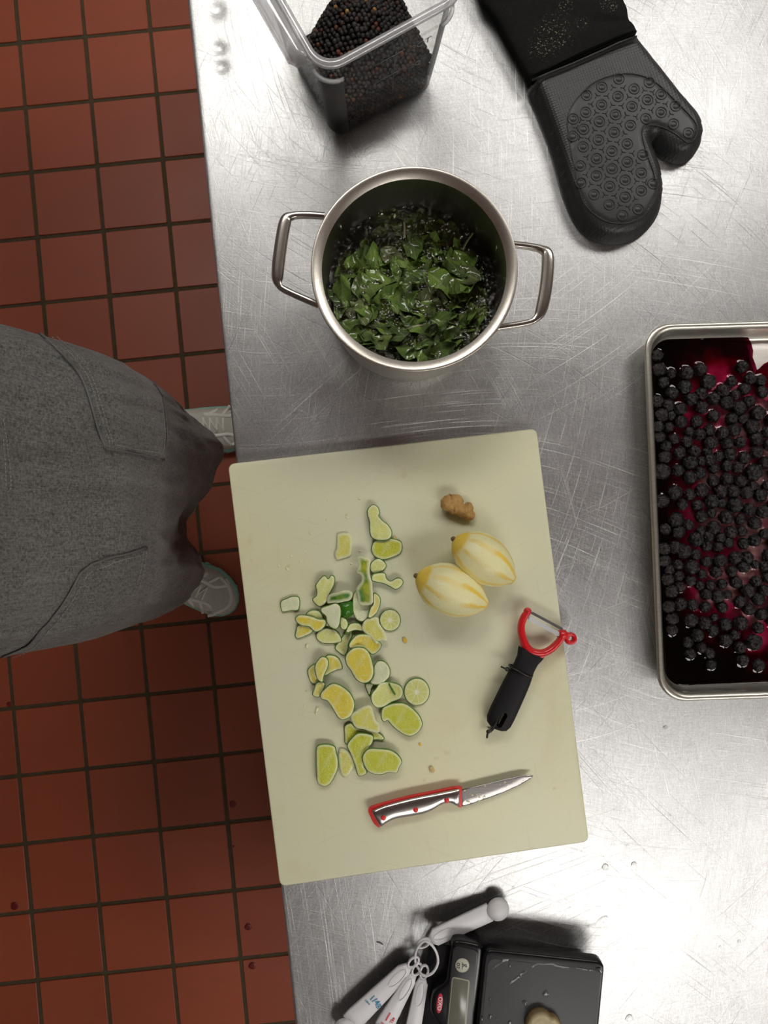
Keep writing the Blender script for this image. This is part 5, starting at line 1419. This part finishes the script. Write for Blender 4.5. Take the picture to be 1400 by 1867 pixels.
slab('badge', [Vector(q) for q in lo_], SZ - .0045, SZ - .0034, .0002, LOGOR, t, 1)
put_text('badge_print', 'OXO', .0068, (p.x, p.y, SZ - .0031), ra - PI / 2, INKW, t)
# ginger slice on the scale
so3 = [P(x, y, SZ + .012).xy for x, y in ((961, 1875), (965, 1861), (971, 1853), (979, 1849), (989, 1847), (998, 1850), (1005, 1856), (1012, 1857), (1018, 1862), (1024, 1874), (1022, 1892), (1008, 1902), (985, 1904), (967, 1895))]
def mat_slice():
    s = NM('ginger_cut'); co = s.coord(); px = s.n('SeparateXYZ'); s.set(px.inputs[0], s.n('UVMap').outputs[0])
    a = s.mix(s.noise(co, 200, 4, .7), (.30, .25, .12), (.50, .43, .25)); a = s.mix(s.ramp(px.outputs[0], [(.0012, 1), (.0020, 0)]), a, (.20, .14, .06))
    a = s.mix(s.ramp(px.outputs[0], [(.0068, 0), (.0074, .6), (.0082, 0)]), a, (.16, .10, .04))
    s.bs(color=a, rough=.5, normal=s.bump(s.noise(co, 300, 4), .6, .001)); return s.m
c_ = sum((Vector(p) for p in so3), Vector((0, 0))) / len(so3)
o = pillow('ginger_slice', cr(so3, 3), .0022, lambda d, x, y: SZ + .0095 + .002 * min(1, d / .003) + .0005 * mnoise.noise(Vector((x * 200, y * 200, 0))), SZ + .0009, mat_slice(), None, skirt=.001, loc=(c_.x, c_.y, SZ))
tag(o, 'brown cut slice of ginger sitting on the scale platform', 'ginger slice')
# water drops on platform
def drop(pts2, z, h, label, grp, name='water_drop', rough=None):
    o2 = cr([Vector(p) for p in pts2], 3) if len(pts2) < 20 else pts2
    c_ = sum((Vector(p) for p in o2), Vector((0, 0))) / len(o2); R_ = max((Vector(p) - c_).length for p in o2)
    o = pillow(name, o2, max(.0006, R_ / 5), lambda d, x, y: z + h * math.sqrt(max(0, 1 - (1 - min(1, d / max(h * 1.3, .0006))) ** 2)), z, WATER, None, loc=(c_.x, c_.y, z))
    tag(o, label, 'water drop', grp); return o
def dcrop(pts, z, s_=7.0, ox=930, oy=1680): return [P(ox + x / s_, oy + y / s_, z).xy for x, y in pts]
wz = SZ + .0007
D1 = [([(140, 640), (180, 625), (205, 630), (180, 670), (130, 715), (80, 750), (20, 790), (0, 785), (50, 730), (100, 690)], 'long water streak near the platform\'s upper left'),
      ([(455, 872), (480, 900), (498, 930), (470, 958), (430, 950), (405, 930), (430, 900)], 'pointed water drop in the middle of the scale platform'),
      ([(150, 1020), (185, 1000), (218, 1020), (215, 1070), (205, 1118), (180, 1080), (160, 1050)], 'teardrop water drop above and left of the ginger slice'),
      ([(262, 1140), (295, 1105), (325, 1125), (310, 1160), (275, 1178)], 'small water drop touching the top of the ginger slice'),
      ([(1085, 600), (1140, 590), (1178, 610), (1182, 660), (1165, 700), (1145, 655), (1110, 625)], 'curved water bead in the platform\'s upper right corner'),
      ([(280, 580), (340, 540), (400, 535), (450, 550), (520, 530), (580, 545), (640, 570), (750, 582), (740, 596), (640, 590), (560, 565), (520, 545), (450, 560), (380, 548), (330, 560), (290, 592)], 'thin wavy water line along the top of the platform'),
      ([(840, 592), (900, 598), (960, 612), (1060, 622), (1050, 634), (950, 625), (890, 610), (845, 602)], 'thin water line continuing to the platform\'s right corner')]
for pts, lab in D1: drop(dcrop(pts, wz), wz, .0011, lab, 'water drops on the scale platform')
for x, y, rx, ry in ((905, 1040, 14, 30), (922, 1125, 14, 18), (800, 1310, 20, 32), (905, 1285, 20, 45), (995, 1305, 24, 18), (1175, 1360, 28, 30), (1175, 590, 22, 34), (1075, 770, 12, 8)):
    pts = [(x + rx * math.cos(a_), y + ry * math.sin(a_)) for a_ in [2 * PI * k / 10 for k in range(10)]]
    drop([P(770 + a_ / 7.368, 1680 + b_ / 7.368, wz).xy for a_, b_ in pts], wz, .0009, 'small water bead on the left half of the scale platform', 'small beads on the scale platform')
pts = [(930, 660), (990, 590), (1040, 540), (1100, 510), (1165, 505), (1155, 530), (1100, 540), (1050, 570), (1000, 610)]
drop([P(770 + a_ / 7.368, 1680 + b_ / 7.368, wz).xy for a_, b_ in pts], wz, .0009, 'curved water streak at the platform\'s upper left corner', 'water drops on the scale platform')
# water drops on the table
TB = 'water drops on the steel table'
for x, y, r_, lab in [(493, 230, 11, 'water drop on the steel just below the sheet pan'), (520, 715, 7, 'tiny water drop right of the board\'s lower half'), (282, 880, 8, 'tiny water drop right of the board\'s bottom corner'), (163, 1002, 20, 'largest water drop, on the steel near the board\'s bottom right corner'), (320, 988, 16, 'second round drop, right of the largest one by the board corner'), (795, 1440, 8, 'small drop on the steel right of the scale, left of a pair'), (900, 1410, 10, 'small drop on the steel right of the scale, right of a pair'), (295, 1835, 22, 'round water drop beside the right side of the scale'), (868, 1627, 5, 'speck of water on the steel far right of the scale')]:
    pts = [P(1050 + (x + r_ * math.cos(a_) * (1 + .1 * math.sin(3 * a_))) / 3.026, 1250 + (y + r_ * math.sin(a_)) / 3.026, T).xy for a_ in [2 * PI * k / 20 for k in range(20)]]
    drop(pts, T + .0002, .0016 if r_ > 12 else .0008, lab, TB)
drop([P(1050 + x / 3.026, 1250 + y / 3.026, T).xy for x, y in ((60, 1320), (100, 1310), (140, 1275), (170, 1268), (180, 1285), (160, 1305), (110, 1330), (70, 1338))], T + .0002, .0007, 'thin clear water smear on the steel above the scale', TB)
# dark thread and specks
th_ = cr([P(687, 1718, T + .0006), P(692, 1719, T + .0012), P(698, 1722, T + .0006)], 4, False)
o = tube('dark_thread', th_, .0005, BLKTIE, None, 5, loc=th_[4]); tag(o, 'short curved black fibre on the steel left of the measuring spoons', 'fibre')

# ------------------------------------------------------------------ measuring spoons
def mp2(x, y, z): return P(610 + x / 7.368, 1620 + y / 7.368, z)
def spoon(hole, tip, w0, w1, bowl, zh, zt, label, bowl_up, prints, col):
    """hole end px, bowl centre px, half widths px at each end, bowl radii px"""
    a = P(*hole, zh); b = P(*tip, zt); d = (b - a); L = d.length; d.normalize(); s_ = Vector((-d.y, d.x, 0)).normalized(); n_ = d.cross(s_)
    if n_.z < 0: n_ = -n_
    k = (CH - zh) / F; AXA = math.atan2(-d.y, -d.x)
    W0, W1 = w0 * k, w1 * k
    c0 = (a + b) / 2
    t = empty('measuring_spoon', (c0.x, c0.y, zh), label, 'measuring spoon', 'white measuring spoons on a ring')
    # handle: channel with rounded flanges; eye loop at the hole end
    rings = []
    e0 = .0105
    for f in (0, .02, .1, .3, .6, .9, 1):
        W = W0 + (W1 - W0) * f; dep = .0042
        c_ = a + d * (e0 + (L - e0 - bowl * k * .75) * f)
        if f == 0: W = .0040
        if f == .02: W = W0 * .85; c_ = a + d * (e0 + .006)
        cs = [(-1, -dep), (-.97, -.0008), (-.9, 0), (0, -.0004), (.9, 0), (.97, -.0008), (1, -dep), (.93, -dep), (.88, -.0016), (0, -.0018), (-.88, -.0016), (-.93, -dep)]
        rings.append([c_ + s_ * W * x + n_ * z for x, z in cs])
    rings_mesh('handle', rings, WHITEP, t, caps=(True, True))
    eye = [a + d * (.0062 * math.cos(q)) * 1.25 + s_ * (.0045 * math.sin(q)) + n_ * -.001 + d * .003 for q in [2 * PI * i / 24 for i in range(24)]]
    tube('eye_loop', eye, .0015, WHITEP, t, 8, True, 1.3, n_)
    # thumb recess outline
    rc = a + d * .030; ro = [rc + d * (.014 * math.cos(q)) + s_ * (min(W0, .0075) * .62 * math.sin(q)) + n_ * .0002 for q in [2 * PI * i / 28 for i in range(28)]]
    tube('thumb_ridge', ro, .00035, WHITEP, t, 5, True)
    # bowl
    R = bowl * k; vs, fs = [], []
    nb_, ns = 32, 9
    sg = 1 if bowl_up else -1      # dome up, or bowl open to camera
    for j in range(ns + 1):
        ph = PI / 2 * j / ns
        for i in range(nb_):
            q = 2 * PI * i / nb_; rr_ = R * math.cos(ph) if j < ns else R * .02
            vs.append(b + d * rr_ * math.cos(q) + s_ * rr_ * math.sin(q) + n_ * (sg * R * .62 * math.sin(ph) - (.001 if bowl_up else 0)))
    off = len(vs); th_ = .0012
    for j in range(ns + 1):
        ph = PI / 2 * j / ns
        for i in range(nb_):
            q = 2 * PI * i / nb_; rr_ = (R - th_) * math.cos(ph) if j < ns else R * .015
            vs.append(b + d * rr_ * math.cos(q) + s_ * rr_ * math.sin(q) + n_ * (sg * (R * .62 - th_) * math.sin(ph) - (.001 if bowl_up else 0)))
    for j in range(ns):
        for i in range(nb_):
            i2 = (i + 1) % nb_; f = (j * nb_ + i, j * nb_ + i2, (j + 1) * nb_ + i2, (j + 1) * nb_ + i)
            g = tuple(off + q for q in f[::-1])
            fs.append(f if bowl_up else f[::-1]); fs.append(g if bowl_up else g[::-1])
    for i in range(nb_): i2 = (i + 1) % nb_; fs.append((i, off + i, off + i2, i2))
    fs.append(tuple(ns * nb_ + i for i in range(nb_))); fs.append(tuple(off + ns * nb_ + i for i in range(nb_))[::-1])
    mesh('bowl', vs, fs, WHITED, t)
    for body, size, along, across, rzz, m_ in prints:
        p = a + d * along + s_ * across + n_ * .0004
        put_text('print', body, size, p, AXA + (rzz), m_, t)
    return t
# spoons lie with the channel down, print on top; angle of text = along picture
spoon((768, 1722), (908, 1658), 15.5, 17, 21, T + .026, T + .013, 'white measuring spoon lying alone toward the scale, bowl dome up', True, [], None)
HP = -PI / 2
spoon((757, 1752), (628, 1877), 13, 20, 20, T + .020, T + .016, 'leftmost white measuring spoon with blue 1/4 print', True, [('1/4', .0105, .068, .0, HP, INKB), ('tsp', .0062, .069, .0080, 0, INKB), ('1.25ml', .0030, .0755, -.0045, HP, INKB)], None)
spoon((762, 1764), (690, 1890), 10, 17, 22, T + .020, T + .021, 'middle white measuring spoon with red 1 print', True, [('1', .0150, .068, -.002, HP, INKR), ('Tbs', .0052, .0685, .0048, 0, INKR), ('15ml', .0034, .0775, -.003, HP, INKR)], None)
spoon((774, 1768), (748, 1905), 11, 15, 20, T + .022, T + .020, 'right measuring spoon of the fan with amber 1 print', True, [('1', .0150, .072, -.0030, HP, INKY), ('tsp', .0060, .0710, .0038, 0, INKY)], None)
# ring
pts = [(773, 1716), (786, 1722), (796, 1738), (798, 1756), (790, 1772), (778, 1779), (768, 1776), (764, 1768), (758, 1757), (757, 1742), (761, 1728)]
zz = [.030, .031, .030, .028, .026, .024, .022, .018, .0155, .018, .026]
path = cr([P(x, y, T + z_ + .002) for (x, y), z_ in zip(pts, zz)], 4)
c_ = sum(path, Vector()) / len(path)
o = tube('binder_ring', path, .0016, WHITEP, None, 8, True, loc=c_); tag(o, 'thin white plastic ring joining the measuring spoons', 'ring')

# ------------------------------------------------------------------ juice spots on the floor
for i, (x, y, r_, lab) in enumerate([(17, 1284, 5, 'dark red spot on the tiles left of centre'), (424, 1466, 6.5, 'dark red spot on the tile beside the cutting board edge'), (26, 1652, 7, 'dark red spot on a tile at the far left'), (452, 1690, 6, 'dark red spot on the tile below the cutting board'), (460, 1761, 6.5, 'lowest dark red spot on the floor tiles'), (426, 1543, 2, 'tiny dark red speck under the cutting board corner')]):
    c_ = P(x, y, .001); R_ = r_ * 1.85 / F
    pts = [(c_.x + R_ * math.cos(a_) * (1 + .12 * math.sin(3 * a_ + i)), c_.y + R_ * math.sin(a_)) for a_ in [2 * PI * k / 18 for k in range(18)]]
    o = pillow('juice_spot', [Vector(p) for p in pts], R_ / 2.5, lambda d, x_, y_: .0010 + .0003 * min(1, d / .002), .0006, SPOTM if 'SPOTM' in globals() else globals().setdefault('SPOTM', plain('dried_juice', (.13, .010, .008), .35)), None, loc=(c_.x, c_.y, .0006)); tag(o, lab, 'stain')

# ------------------------------------------------------------------ person
YC = .045; XB = -.50
per = empty('person', (XB, YC, 0), 'person in a grey denim apron and white sneakers standing at the table edge', 'person')
def skin(name, verts, edges, radii, m_, root=0, sub=2):
    me = bpy.data.meshes.new(name); me.from_pydata([tuple(Vector(v) - per.location) for v in verts], edges, []); me.materials.append(m_)
    o = link(name, me, per); md = o.modifiers.new('s', 'SKIN'); md.use_smooth_shade = True
    for i, r in enumerate(radii):
        sv_ = me.skin_vertices[0].data[i]; sv_.radius = r if isinstance(r, tuple) else (r, r); sv_.use_root = (i == root)
    ss = o.modifiers.new('d', 'SUBSURF'); ss.levels = sub; ss.render_levels = sub
    apply_mods(o)
    if not o.data.materials: o.data.materials.append(m_)
    return o
fl = P(400, 780, .06); frr = P(372, 1086, .06)          # forefoot points
lA = Vector((-.50, fl.y - .005, .09)); rA = Vector((-.475, frr.y + .055, .09))
V, E, Rr = [], [], []
def av(p, r, par=None):
    V.append(tuple(p)); Rr.append(r)
    if par is not None: E.append((par, len(V) - 1))
    return len(V) - 1
pel = av((XB - .03, YC, .96), (.125, .10)); wai = av((XB - .03, YC, 1.10), (.115, .09), pel); che = av((XB - .04, YC, 1.28), (.13, .10), wai); up_ = av((XB - .045, YC, 1.40), (.10, .075), che)
nk = av((XB - .04, YC, 1.47), .05, up_); hd0 = av((XB - .025, YC, 1.54), .072, nk); hd1 = av((XB - .025, YC, 1.62), .088, hd0); hd2 = av((XB - .03, YC, 1.69), .060, hd1)
hips = {}
for sgn, an_ in ((1, lA), (-1, rA)):
    h0 = av((XB - .03, YC + sgn * .085, .90), .088, pel); kn = av((XB + .0, (YC + sgn * .095 + an_.y) / 2, .50), .062, h0); ank = av((an_.x - .03, an_.y, .10), .040, kn); av((an_.x + .05, an_.y, .06), .032, ank)
    sh = av((XB - .05, YC + sgn * .175, 1.38), .060, up_); el = av((XB - .12, YC + sgn * .255, 1.12), .043, sh); wr = av((XB - .14, YC + sgn * .285, .90), .030, el)
    pm = av((XB - .135, YC + sgn * .288, .84), (.040, .018), wr)
    for k in range(4):
        x0 = XB - .135 + (.030 - k * .020); ln = (.062, .072, .068, .052)[k]
        a0 = av((x0, YC + sgn * .29, .805), .0095, pm); a1_ = av((x0 + .004, YC + sgn * .282, .805 - ln * .55), .0085, a0); av((x0 + .010, YC + sgn * .268, .805 - ln), .0070, a1_)
    t0_ = av((XB - .135 + .040, YC + sgn * .280, .850), .011, pm); t1_ = av((XB - .135 + .062, YC + sgn * .268, .825), .0095, t0_); av((XB - .135 + .068, YC + sgn * .258, .800), .008, t1_)
skin('body', V, E, Rr, SKIN)
# face
fx = XB + .058
for sgn in (1, -1):
    v_, f_ = ico(2, 1); mesh('eye', [Vector((fx - .004, YC + sgn * .032, 1.615)) + v * .012 for v in v_], f_, EYEW, per)
    mesh('ear', [Vector((XB - .03, YC + sgn * .088, 1.60)) + Vector((v.x * .018, v.y * .008, v.z * .030)) for v in v_], f_, SKIN, per)
mesh('nose', [Vector((fx + .012, YC, 1.590)) + Vector((v.x * .018, v.y * .013, v.z * .024)) for v in v_], f_, SKIN, per)
mesh('mouth', [Vector((fx + .002, YC, 1.548)) + Vector((v.x * .010, v.y * .024, v.z * .007)) for v in v_], f_, LIP, per)
v3, f3 = ico(3, 1)
mesh('hair', [Vector((XB - .045, YC, 1.635)) + Vector((v.x * (.098 if v.x < 0 else .080), v.y * .098, v.z * (.105 if v.z > 0 else .11 if v.x < .1 else .03))) * (1 + .03 * mnoise.noise(v * 5)) for v in v3], f3, HAIR, per)
# shirt, trousers
V, E, Rr = [], [], []
a = av((XB - .03, YC, 1.00), (.140, .115)); b = av((XB - .03, YC, 1.12), (.130, .105), a); c = av((XB - .04, YC, 1.28), (.145, .115), b); d = av((XB - .045, YC, 1.40), (.115, .09), c); av((XB - .04, YC, 1.45), .066, d)
for sgn in (1, -1):
    e = av((XB - .05, YC + sgn * .178, 1.385), .072, d); av((XB - .095, YC + sgn * .225, 1.22), .062, e)
skin('shirt', V, E, Rr, SHIRT)
V, E, Rr = [], [], []
a0_ = av((XB - .03, YC, 1.02), (.138, .112)); a = av((XB - .03, YC, .95), (.140, .112), a0_)
for sgn, an_ in ((1, lA), (-1, rA)):
    h0 = av((XB - .03, YC + sgn * .090, .82), .095, a); kn = av((XB + .0, (YC + sgn * .095 + an_.y) / 2, .50), .078, h0); k2 = av((an_.x - .02, an_.y, .20), .066, kn); av((an_.x - .02, an_.y, .085), .060, k2)
skin('trousers', V, E, Rr, TROUS)

# apron: surface (s across, z down), s=-1 right side (-Y) .. +1 left side (+Y)
def xfront(z):
    ks = [(1.34, -.385), (1.22, -.375), (1.12, -.352), (1.02, -.318), (.95, -.296), (.86, -.285), (.75, -.288), (.62, -.300), (.50, -.318), (.43, -.325)]
    for (z1, x1), (z2, x2) in zip(ks, ks[1:]):
        if z <= z1 and z >= z2:
            f = (z1 - z) / (z1 - z2); f = f * f * (3 - 2 * f) * .3 + f * .7; return x1 + (x2 - x1) * f
    return ks[0][1] if z > ks[0][0] else ks[-1][1]
def halfw(z):
    ks = [(1.34, .12), (1.24, .15), (1.14, .180), (1.0, .186), (.85, .192), (.65, .195), (.43, .195)]
    for (z1, x1), (z2, x2) in zip(ks, ks[1:]):
        if z <= z1 and z >= z2: return x1 + (x2 - x1) * (z1 - z) / (z1 - z2)
    return ks[0][1] if z > ks[0][0] else ks[-1][1]
def apron_pt(s, z):
    hw = halfw(z); y = YC + hw * math.sin(s * PI / 2 * 1.0) * (1.0)
    low = max(0, min(1, (.95 - z) / .45)); low = low * low * (3 - 2 * low)
    dx = -.165 * abs(s) ** (3.6 if s > 0 else 3.0)
    x = xfront(z) + dx * (1 - .1 * low)
    x += low * (.038 * math.exp(-((y - .135) / .062) ** 2) + .010 * math.exp(-((y + .085) / .055) ** 2) - .032 * math.exp(-((y - .02) / .050) ** 2))
    # folds
    x += .0050 * low * math.sin(s * 17 + z * 3) + .0050 * mnoise.noise(Vector((s * 5, z * 2.2, 0))) + .0075 * mnoise.noise(Vector((s * 11, z * 5, 4)))
    x += .0035 * mnoise.noise(Vector((s * 24, z * 14, 8)))
    y += low * .006 * math.sin(z * 14 + s * 3)
    return Vector((x, y, z))
NS, NZ = 120, 150; vs, fs = [], []
HEM = .43
for j in range(NZ + 1):
    z = 1.32 + (HEM - 1.32) * j / NZ
    for i in range(NS + 1):
        s = -1 + 2 * i / NS; vs.append(apron_pt(s, z))
for j in range(NZ):
    for i in range(NS): a = j * (NS + 1) + i; fs.append((a, a + NS + 1, a + NS + 2, a + 1))
apr_v, apr_f = list(vs), list(fs)
bv = BVHTree.FromPolygons(vs, fs)
# thickness
n0 = len(vs)
inner = [Vector((v.x - .002, v.y, v.z)) for v in vs]; vs2 = vs + inner
fs2 = fs + [tuple(n0 + i for i in f[::-1]) for f in fs]
W_ = NS + 1
for i in range(NS): a = NZ * W_ + i; fs2.append((a, a + n0, a + 1 + n0, a + 1)); a = i; fs2.append((a + 1, a + 1 + n0, a + n0, a))
for j in range(NZ):
    for i_ in (0, NS): a = j * W_ + i_; b = a + W_; fs2.append((a, b, b + n0, a + n0) if i_ == NS else (b, a, a + n0, b + n0))
apron = mesh('apron', vs2, fs2, DENIM, per)
def hit(px_, py_, off=.0):
    d = ray(px_, py_); h = bv.ray_cast(Vector((0, 0, CH)), d)
    if h[0] is None:
        h = bv.find_nearest(Vector((0, 0, CH)) + d * 1.0) if False else None
        return None
    n = h[1]
    if n.dot(d) > 0: n = -n
    return h[0] + n * off
def patch(name, outline_px, off, m_, parent, spx=6, n=4):
    ol = cr([Vector(p) for p in outline_px], n); Q, tris, bnd, D = fill([Vector((p.x, -p.y)) for p in ol], spx)
    pts = [hit(q_[0], -q_[1], off if d > 0 else off * .3) for q_, d in zip(Q, D)]
    ok = [p is not None for p in pts]; mp_x = {}; vv = []
    for i, p in enumerate(pts):
        if p is not None: mp_x[i] = len(vv); vv.append(p)
    ff = [tuple(mp_x[i] for i in f) for f in tris if all(ok[i] for i in f)]
    # drop stretched triangles across silhouettes
    ff = [f for f in ff if max((vv[f[0]] - vv[f[1]]).length, (vv[f[1]] - vv[f[2]]).length, (vv[f[2]] - vv[f[0]]).length) < .06]
    return mesh(name, vv, ff, m_, parent)
def seam(name, line_px, r, m_, parent, off=.0015, n=6, dash=None):
    ol = cr([Vector(p) for p in line_px], n, False); pts = [hit(p.x, p.y, off) for p in ol]; pts = [p for p in pts if p is not None]
    if len(pts) < 2: return None
    if dash is None: return tube(name, pts, r, m_, parent, 6)
    # resample to dashes joined in one mesh
    L = [0]; 
    for a, b in zip(pts, pts[1:]): L.append(L[-1] + (b - a).length)
    def at(s_):
        for k in range(len(L) - 1):
            if L[k + 1] >= s_: f = (s_ - L[k]) / max(1e-9, L[k + 1] - L[k]); return pts[k].lerp(pts[k + 1], f)
        return pts[-1]
    vv, ff = [], []; s_ = 0
    while s_ < L[-1] - dash and len(vv) < 12000:
        a, b = at(s_), at(s_ + dash * .62)
        if (b - a).length < dash * 2:
            rg = tube_rings([a, b], r, 4); n0 = len(vv); vv += rg[0] + rg[1]
            for k in range(4): ff.append((n0 + k, n0 + (k + 1) % 4, n0 + 4 + (k + 1) % 4, n0 + 4 + k))
        s_ += dash
    return mesh(name, vv, ff, m_, parent)
pk1 = patch('pocket', [(30, 578), (60, 603), (98, 636), (130, 668), (150, 700), (165, 742), (180, 790), (190, 818), (240, 826), (298, 837), (301, 800), (300, 760), (294, 722), (272, 706), (235, 684), (182, 656), (122, 630), (72, 608)], .0022, DENIM, apron, 5)
pk1['label'] = 'upper patch pocket of the apron with slanted opening'
pk2 = patch('pocket', [(2, 1196), (45, 1178), (70, 1152), (95, 1124), (120, 1088), (142, 1050), (165, 1028), (215, 1014), (265, 1000), (262, 1035), (250, 1080), (225, 1112), (180, 1140), (110, 1170), (50, 1186)], .0022, DENIM, apron, 5)
pk2['label'] = 'lower patch pocket of the apron'
pk3 = patch('pocket', [(-60, 745), (-5, 752), (4, 780), (10, 820), (15, 870), (17, 893), (8, 905), (-60, 960)], .0022, DENIM, apron, 5)
pk3['label'] = 'chest pocket edge at the frame border'
seam('pocket_hem', [(26, 572), (60, 600), (98, 634), (130, 666), (150, 698), (164, 740), (178, 788), (190, 818)], .0016, SEAM, apron, .002)
seam('pocket_hem', [(190, 818), (240, 827), (298, 838)], .0011, SEAM, apron, .002)
seam('pocket_hem', [(298, 838), (302, 800), (301, 762), (294, 722), (278, 697)], .0010, SEAM, apron, .002)
seam('pocket_hem', [(2, 1196), (45, 1178), (70, 1152), (95, 1124), (120, 1088), (142, 1050), (165, 1028)], .0014, SEAM, apron, .002)
seam('pocket_hem', [(165, 1028), (215, 1014), (266, 998)], .0012, SEAM, apron, .002)
for ln in ([(36, 574), (68, 598), (106, 631), (138, 662), (158, 694), (172, 736), (187, 784), (197, 812)], [(42, 573), (74, 596), (112, 628), (144, 659), (164, 691), (178, 733), (193, 781), (202, 812)],
           [(205, 813), (245, 820), (293, 829)], [(292, 830), (296, 800), (295, 764), (288, 726)], [(262, 1006), (258, 1040), (246, 1080)], [(256, 1007), (252, 1040), (240, 1080)],
           [(10, 1198), (52, 1181), (78, 1155), (103, 1127), (128, 1092), (148, 1057), (168, 1038)], [(172, 1036), (218, 1022), (258, 1010)], [(0, 765), (6, 800), (11, 840), (14, 885), (4, 900)], [(0, 800), (3, 830), (5, 870), (5, 890)]):
    seam('stitching', ln, .00040, STITCH, apron, .0036, 8, .0040)
# hem stitch at the bottom of the apron
hem = [apron_pt(-1 + 2 * i / 100, HEM + .012) + Vector((.0012, 0, 0)) for i in range(101)]
tube('stitching', hem, .0005, STITCH, apron, 4)
# apron neck straps and waist tie
for sgn in (1, -1):
    tube('strap', cr([apron_pt(sgn * .6, 1.315) + Vector((.002, 0, 0)), (XB + .06, YC + sgn * .10, 1.42), (XB - .04, YC + sgn * .085, 1.475), (XB - .13, YC + sgn * .03, 1.40)], 6, False), .011, SEAM, apron, 8, False, .15)
tube('waist_tie', cr([apron_pt(1, 1.06), (XB - .06, YC + .18, 1.06), (XB - .16, YC + .08, 1.06), (XB - .16, YC - .08, 1.06), (XB - .06, YC - .18, 1.06), apron_pt(-1, 1.06)], 6, False), .010, SEAM, apron, 8, False, .2)

# sneakers
def shoe(toe, heel, flip, label):
    d = (toe - heel); d.z = 0; L = d.length; d.normalize(); s_ = Vector((-d.y, d.x, 0)) * flip
    c0 = (toe + heel) / 2
    t = mesh('sneaker', [(c0.x, c0.y, 0)], [], SHOE, per); bpy.data.objects.remove(t)
    prof = [(0, .022, .030, .062, 0), (.04, .033, .034, .075, 0), (.12, .038, .036, .088, 0), (.25, .039, .038, .100, .0), (.36, .040, .040, .098, .0), (.48, .044, .043, .082, .002), (.58, .048, .047, .070, .003), (.68, .051, .049, .061, .004), (.78, .051, .048, .054, .003), (.86, .046, .043, .049, .0), (.93, .036, .033, .043, -.002), (.975, .022, .020, .036, -.004), (1.0, .006, .006, .030, -.005)]
    def at(f, x, z, sh): return heel + d * L * f + s_ * (x + sh) + Vector((0, 0, z - heel.z))
    up = []; 
    for f, wl, wr_, h, sh in prof:
        ring = []
        for k in range(17):
            an = PI * k / 16; cc_ = math.cos(an); ss_ = math.sin(an)
            w_ = wl if cc_ > 0 else wr_
            ring.append(at(f, w_ * math.copysign(abs(cc_) ** .75, cc_), .020 + (h - .020) * abs(ss_) ** .8, sh))
        up.append(ring)
    ob = rings_mesh('sneaker', up, SHOE, per, closed_ring=False, caps=(False, False)); ob['label'] = label
    so_ = []
    for f, wl, wr_, h, sh in prof: so_.append(at(f, (wl + .0045), .0, sh).xy)
    sr = [at(f, -(wr_ + .0045), .0, sh).xy for f, wl, wr_, h, sh in prof][::-1]
    slab('sole', so_ + sr, .0006, .026, .003, SOLE, ob)
    # notches: lugs along the edge
    for f in (.45, .55, .65, .75, .84, .92):
        i = min(range(len(prof)), key=lambda q: abs(prof[q][0] - f)); wl = prof[i][1]
        p = at(f, wl + .005, .015, prof[i][4]); v_, f_ = ico(1, 1); mesh('sole_lug', [p + d * v.x * .008 + s_ * v.y * .003 + Vector((0, 0, v.z * .008)) for v in v_], f_, SOLE, ob)
    bvs = BVHTree.FromPolygons([v for r_ in up for v in r_], [(j * 17 + i, j * 17 + i + 1, (j + 1) * 17 + i + 1, (j + 1) * 17 + i) for j in range(len(up) - 1) for i in range(16)])
    def top(f, x, off=.0012):
        f = f + .14 if f < .75 else f
        p = at(f, x, .2, 0); h = bvs.ray_cast(p, Vector((0, 0, -1))); return (h[0] if h[0] is not None else at(f, x, .05, 0)) + Vector((0, 0, off))
    for k, f in enumerate((.46, .51, .56, .61)):
        tube('lace', [top(f, x) for x in (-.017, -.008, 0, .008, .017)], .0028, LACE, ob, 6)
        if k < 3: tube('lace', [top(f + .05 * q, x, .0025) for q, x in ((0, -.014), (.5, 0), (1, .014))], .0018, LACE, ob, 6)
    # overlays
    for sg in (1, -1):
        tube('overlay', cr([top(.46, sg * .026), top(.56, sg * .024), top(.66, sg * .022), top(.74, sg * .036), top(.70, sg * .046, 0)], 5, False), .0040, SHOEO, ob, 8, False, .35, (0, 0, 1))
        tube('overlay', cr([top(.50, sg * .026), top(.55, sg * .036), top(.56, sg * .044, 0)], 5, False), .0040, SHOEO, ob, 8, False, .35, (0, 0, 1))
        tube('overlay', cr([top(.60, sg * .024), top(.63, sg * .036), top(.66, sg * .046, 0)], 5, False), .0035, SHOEO, ob, 8, False, .35, (0, 0, 1))
    tube('overlay', cr([top(.80, .044, 0), top(.90, .030), top(.955, .0), top(.90, -.028), top(.80, -.042, 0)], 6, False), .0050, SHOEO, ob, 8, False, .35, (0, 0, 1))
    tube('collar', [at(.10 + .26 * (.5 - .5 * math.cos(q)), .031 * math.sin(q), .094, 0) for q in [2 * PI * k / 24 for k in range(24)]], .006, SHOE, ob, 8, True)
    return ob
toeR = P(430, 1103, .03); dR = Vector((.90, -.40, 0)).normalized()
shoe(Vector((toeR.x, toeR.y, 0)), Vector((toeR.x, toeR.y, 0)) - dR * .295, 1, 'white knit sneaker with mint sole, toe turned outward')
toeL = P(468, 776, .03)
shoe(Vector((toeL.x, toeL.y, 0)), Vector((toeL.x, toeL.y, 0)) - Vector((.999, .03, 0)) * .295, -1, 'white sneaker with its toe under the table edge')
